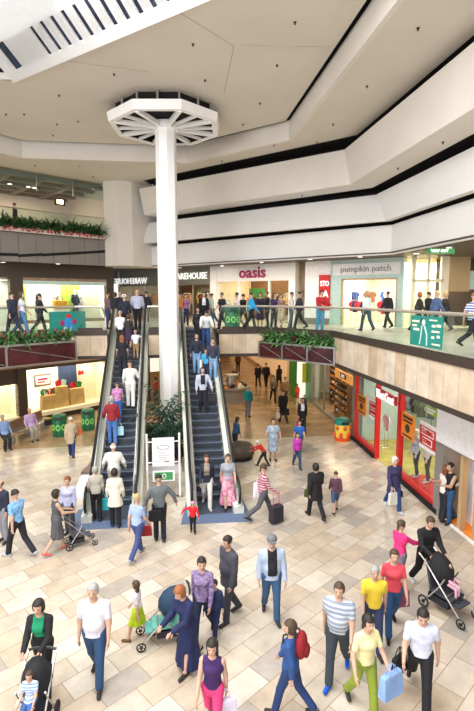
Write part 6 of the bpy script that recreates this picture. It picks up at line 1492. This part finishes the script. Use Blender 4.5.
# big paper bags with coloured tissue in the left ground window
for x0, x1, yt, yb, cols, lab in ((41, 50, 395, 407.5, ('green_paint', 'poster_white'), 'narrow kraft paper bag with green tissue at the left of the lower display'), (48, 57, 394, 407, ('red_paint', 'green_paint'), 'kraft paper bag with red tissue second in the lower display'), (55, 67.5, 385.5, 404.5, ('red_paint', 'pale_aqua'), 'tallest kraft paper bag in the lower display'), (69, 83.5, 387.5, 403, ('red_paint', 'green_paint'), 'wide kraft paper bag with red and green tissue before the navy panel')):
    v = .45; u0 = GL.at(x0, 400, v)[0]; u1 = GL.at(x1, 400, v)[0]; zt_ = GL.at((x0 + x1) / 2, yt, v)[1]; zb_ = .5; t = empty('paper_bag', GL.w((u0 + u1) / 2, v, zb_), GL.rz, lab, 'bag'); w = u1 - u0; h = max(.5, zt_ - zb_)
    q = MB(); n = 12; q.add([(-w / 2, -.2, 0), (w / 2, -.2, 0), (w / 2, .2, 0), (-w / 2, .2, 0), (-w * .47, -.15, h), (w * .47, -.15, h * .97), (w * .47, .15, h), (-w * .47, .15, h * .97)], [(0, 3, 2, 1), (0, 1, 5, 4), (1, 2, 6, 5), (2, 3, 7, 6), (3, 0, 4, 7), (4, 5, 6, 7)]); q.build('bag_body', 'kraft', t, bevel=.03)
    for j, c in enumerate(cols): q = MB(); x = (-.2 + .4 * j) * w; q.add([(x - .14, 0, h - .05), (x + .14, 0, h - .05), (x + .2, -.05, h + .28), (x, .05, h + .36), (x - .2, 0, h + .24), (x, .14, h)], [(0, 1, 2, 3, 4), (0, 4, 3, 5), (1, 5, 3, 2), (0, 5, 1)]); q.build('tissue', c, t)
t, o, w, h = board(GL, 34, 51, 375, 385, 'pinkish framed notice on the white backdrop of the lower display', 'marble_brown', 'display_notice', v=.9, cat='sign'); q = MB(); q.box(w * .08, w * .92, -.01, 0, h * .15, h * .85); q.build('face', 'poster_white', t); q = MB(); q.box(w * .2, w * .8, -.02, -.01, h * .5, h * .66); q.box(w * .2, w * .65, -.02, -.01, h * .3, h * .4); q.build('print', 'letter_magenta', t)
t, o, w, h = board(GL, 78, 84, 369, 376, 'small red bow decoration on the navy panel of the lower display', None, 'bow', v=.75, cat='decoration'); q = MB(); q.ell((w * .25, 0, h * .5), (w * .3, .05, h * .35)); q.build('loop', 'red_paint', t, smooth=True); q = MB(); q.ell((w * .75, 0, h * .5), (w * .3, .05, h * .3)); q.build('loop', 'red_paint', t, smooth=True)
# yellow handbag in the upper window
u, z = PL.at(60, 307, .5); t = empty('display_handbag', PL.w(u, .5, 5.28), PL.rz, 'large yellow handbag on a white plinth in the upper display window', 'bag'); q = MB(); q.box(-.42, .42, -.2, .2, .6, 1.15); q.build('bag_body', cloth(hx('e8a838')), t, bevel=.05); q = MB(); q.tube([(-.2, 0, 1.13), (-.15, 0, 1.4), (.15, 0, 1.4), (.2, 0, 1.13)], .025, 6); q.build('handle', 'dark_brown', t); q = MB(); q.box(-.5, .5, -.25, .25, 0, .6); q.build('plinth', 'window_white', t)

# shoes on racks in the corner shop
q = MB(); q.ell((0, 0, .035), (.045, .13, .035), n=10, m=6); q.ell((0, -.06, .06), (.04, .06, .05), n=10, m=6); sh_ = q.build('display_shoe', 'ink_black', smooth=True); shm = {}
for c in ('ink_black', 'maroon', 'poster_white', 'fixture_wood', 'orange'): m_ = sh_.data.copy(); m_.materials.clear(); m_.materials.append(MATS[c]); shm[c] = m_
bpy.data.objects.remove(sh_)


def shoe_rack(u0, u1, v, levels, lab, gl_, seed, z0=.2, dz=.36, back='dark_brown'):
    rr = random.Random(seed); t = empty('shoe_rack', SH.w(u0, v, 0), SH.rz, lab, 'rack'); L = u1 - u0; H = z0 + dz * levels
    q = MB(); q.box(0, L, .2, .24, 0, H); q.build('back_panel', back, t)
    for x in (0, L - .04): q = MB(); q.box(x, x + .04, -.12, .2, 0, H); q.build('side_panel', 'wood_brown', t)
    for k in range(levels):
        q = MB(); q.box(.04, L - .04, -.12, .2, z0 + dz * k - .02, z0 + dz * k); q.build('shelf', 'fixture_wood', t)
        n = max(2, int(L / .2))
        for j in range(n):
            o = bpy.data.objects.new('display_shoe', shm[rr.choice(list(shm))]); COL.objects.link(o); o.location = SH.w(u0 + (j + .5) * L / n, v, z0 + dz * k + .001); o.rotation_euler = (0, 0, SH.rz + rr.uniform(-.3, .3)); o.scale = (1.1, 1.1, 1.3); tag(o, gl_, 'shoe', 'shoes: ' + lab)


shoe_rack(su[0] + .3, su[0] + 1.9, 1.3, 7, 'tall lit rack of red shoes at the back of the corner shop', 'shoe displayed on the tall rack at the back of the corner shop', 1, back='orange')
shoe_rack(su[1] + .3, su[2] + 1.3, .7, 7, 'dark crowded shoe rack behind the corner shop window', 'shoe displayed on the dark crowded rack', 2)
shoe_rack(su[3] + .5, SH.len - .5, .9, 6, 'shoe rack beside the orange fascia sign', 'shoe displayed on the rack beside the orange fascia sign', 3)
# green and white bus-like banner bin cloth, cafe chairs and tables
for k, px_ in enumerate((36, 72, 92)):
    u = P2.at(px_, 212, 2.2)[0]; t = empty('cafe_table', P2.w(u, 2.2, 10.1), P2.rz, ('cafe table near the person in black behind the red flowers', 'cafe table in the middle of the balcony', 'cafe table at the right end of the balcony by the tall picture')[k], 'table'); q = MB(); q.lathe([(.4, .72), (.4, .76)], 18); q.build('tabletop', 'wood_brown', t); q = MB(); q.lathe([(.03, .05), (.03, .72)], 8); q.lathe([(.25, 0), (.25, .03), (.03, .05)], 16); q.build('pedestal', 'steel', t)

for k, (fr, a, b, v, zr, cols, rl, gl_) in enumerate((
    (PF, 346, 368, 1.7, 6.45, ['b84050', '203058', 'c82838', '282838', 'c86080'], 'low front rail at the left inside the clothes shop', 'tiny garment on the low left front rail of the clothes shop'),
    (PF, 374, 391, 1.7, 6.45, ['2858a8', 'c82838', '202848'], 'low front rail at the right inside the clothes shop', 'tiny garment on the low right front rail of the clothes shop'),
    (PF, 224, 236, 2.0, 6.8, ['d8b060', '805028', '203020', 'e8dcc0', '583020'], 'rail behind the left window of the pink sign shop', 'garment behind the left window of the pink sign shop'),
    (PF, 272, 287, 2.0, 6.8, ['e0c080', '684020', '302028', 'f0e8d0', 'b05830'], 'rail behind the right window of the pink sign shop', 'garment behind the right window of the pink sign shop'),
    (PF, 120, 134, 2.4, 6.9, ['b87838', '604830', '28242c', 'a03830'], 'rail of dark clothes far left behind the dark shopfront', 'garment on the far left rail behind the dark shopfront'),
    (PF, 136, 148, 1.6, 6.9, ['c88838', 'a03028', '28242c', '505868'], 'rail of dark clothes left of the white column, nearer the glass', 'garment on the nearer rail left of the white column'))):
    rail(fr, fr.at(a, 290, v)[0] + .1, fr.at(b, 290, v)[0], v, U, zr, cols, rl, gl_, 35, 60 + k, .17)
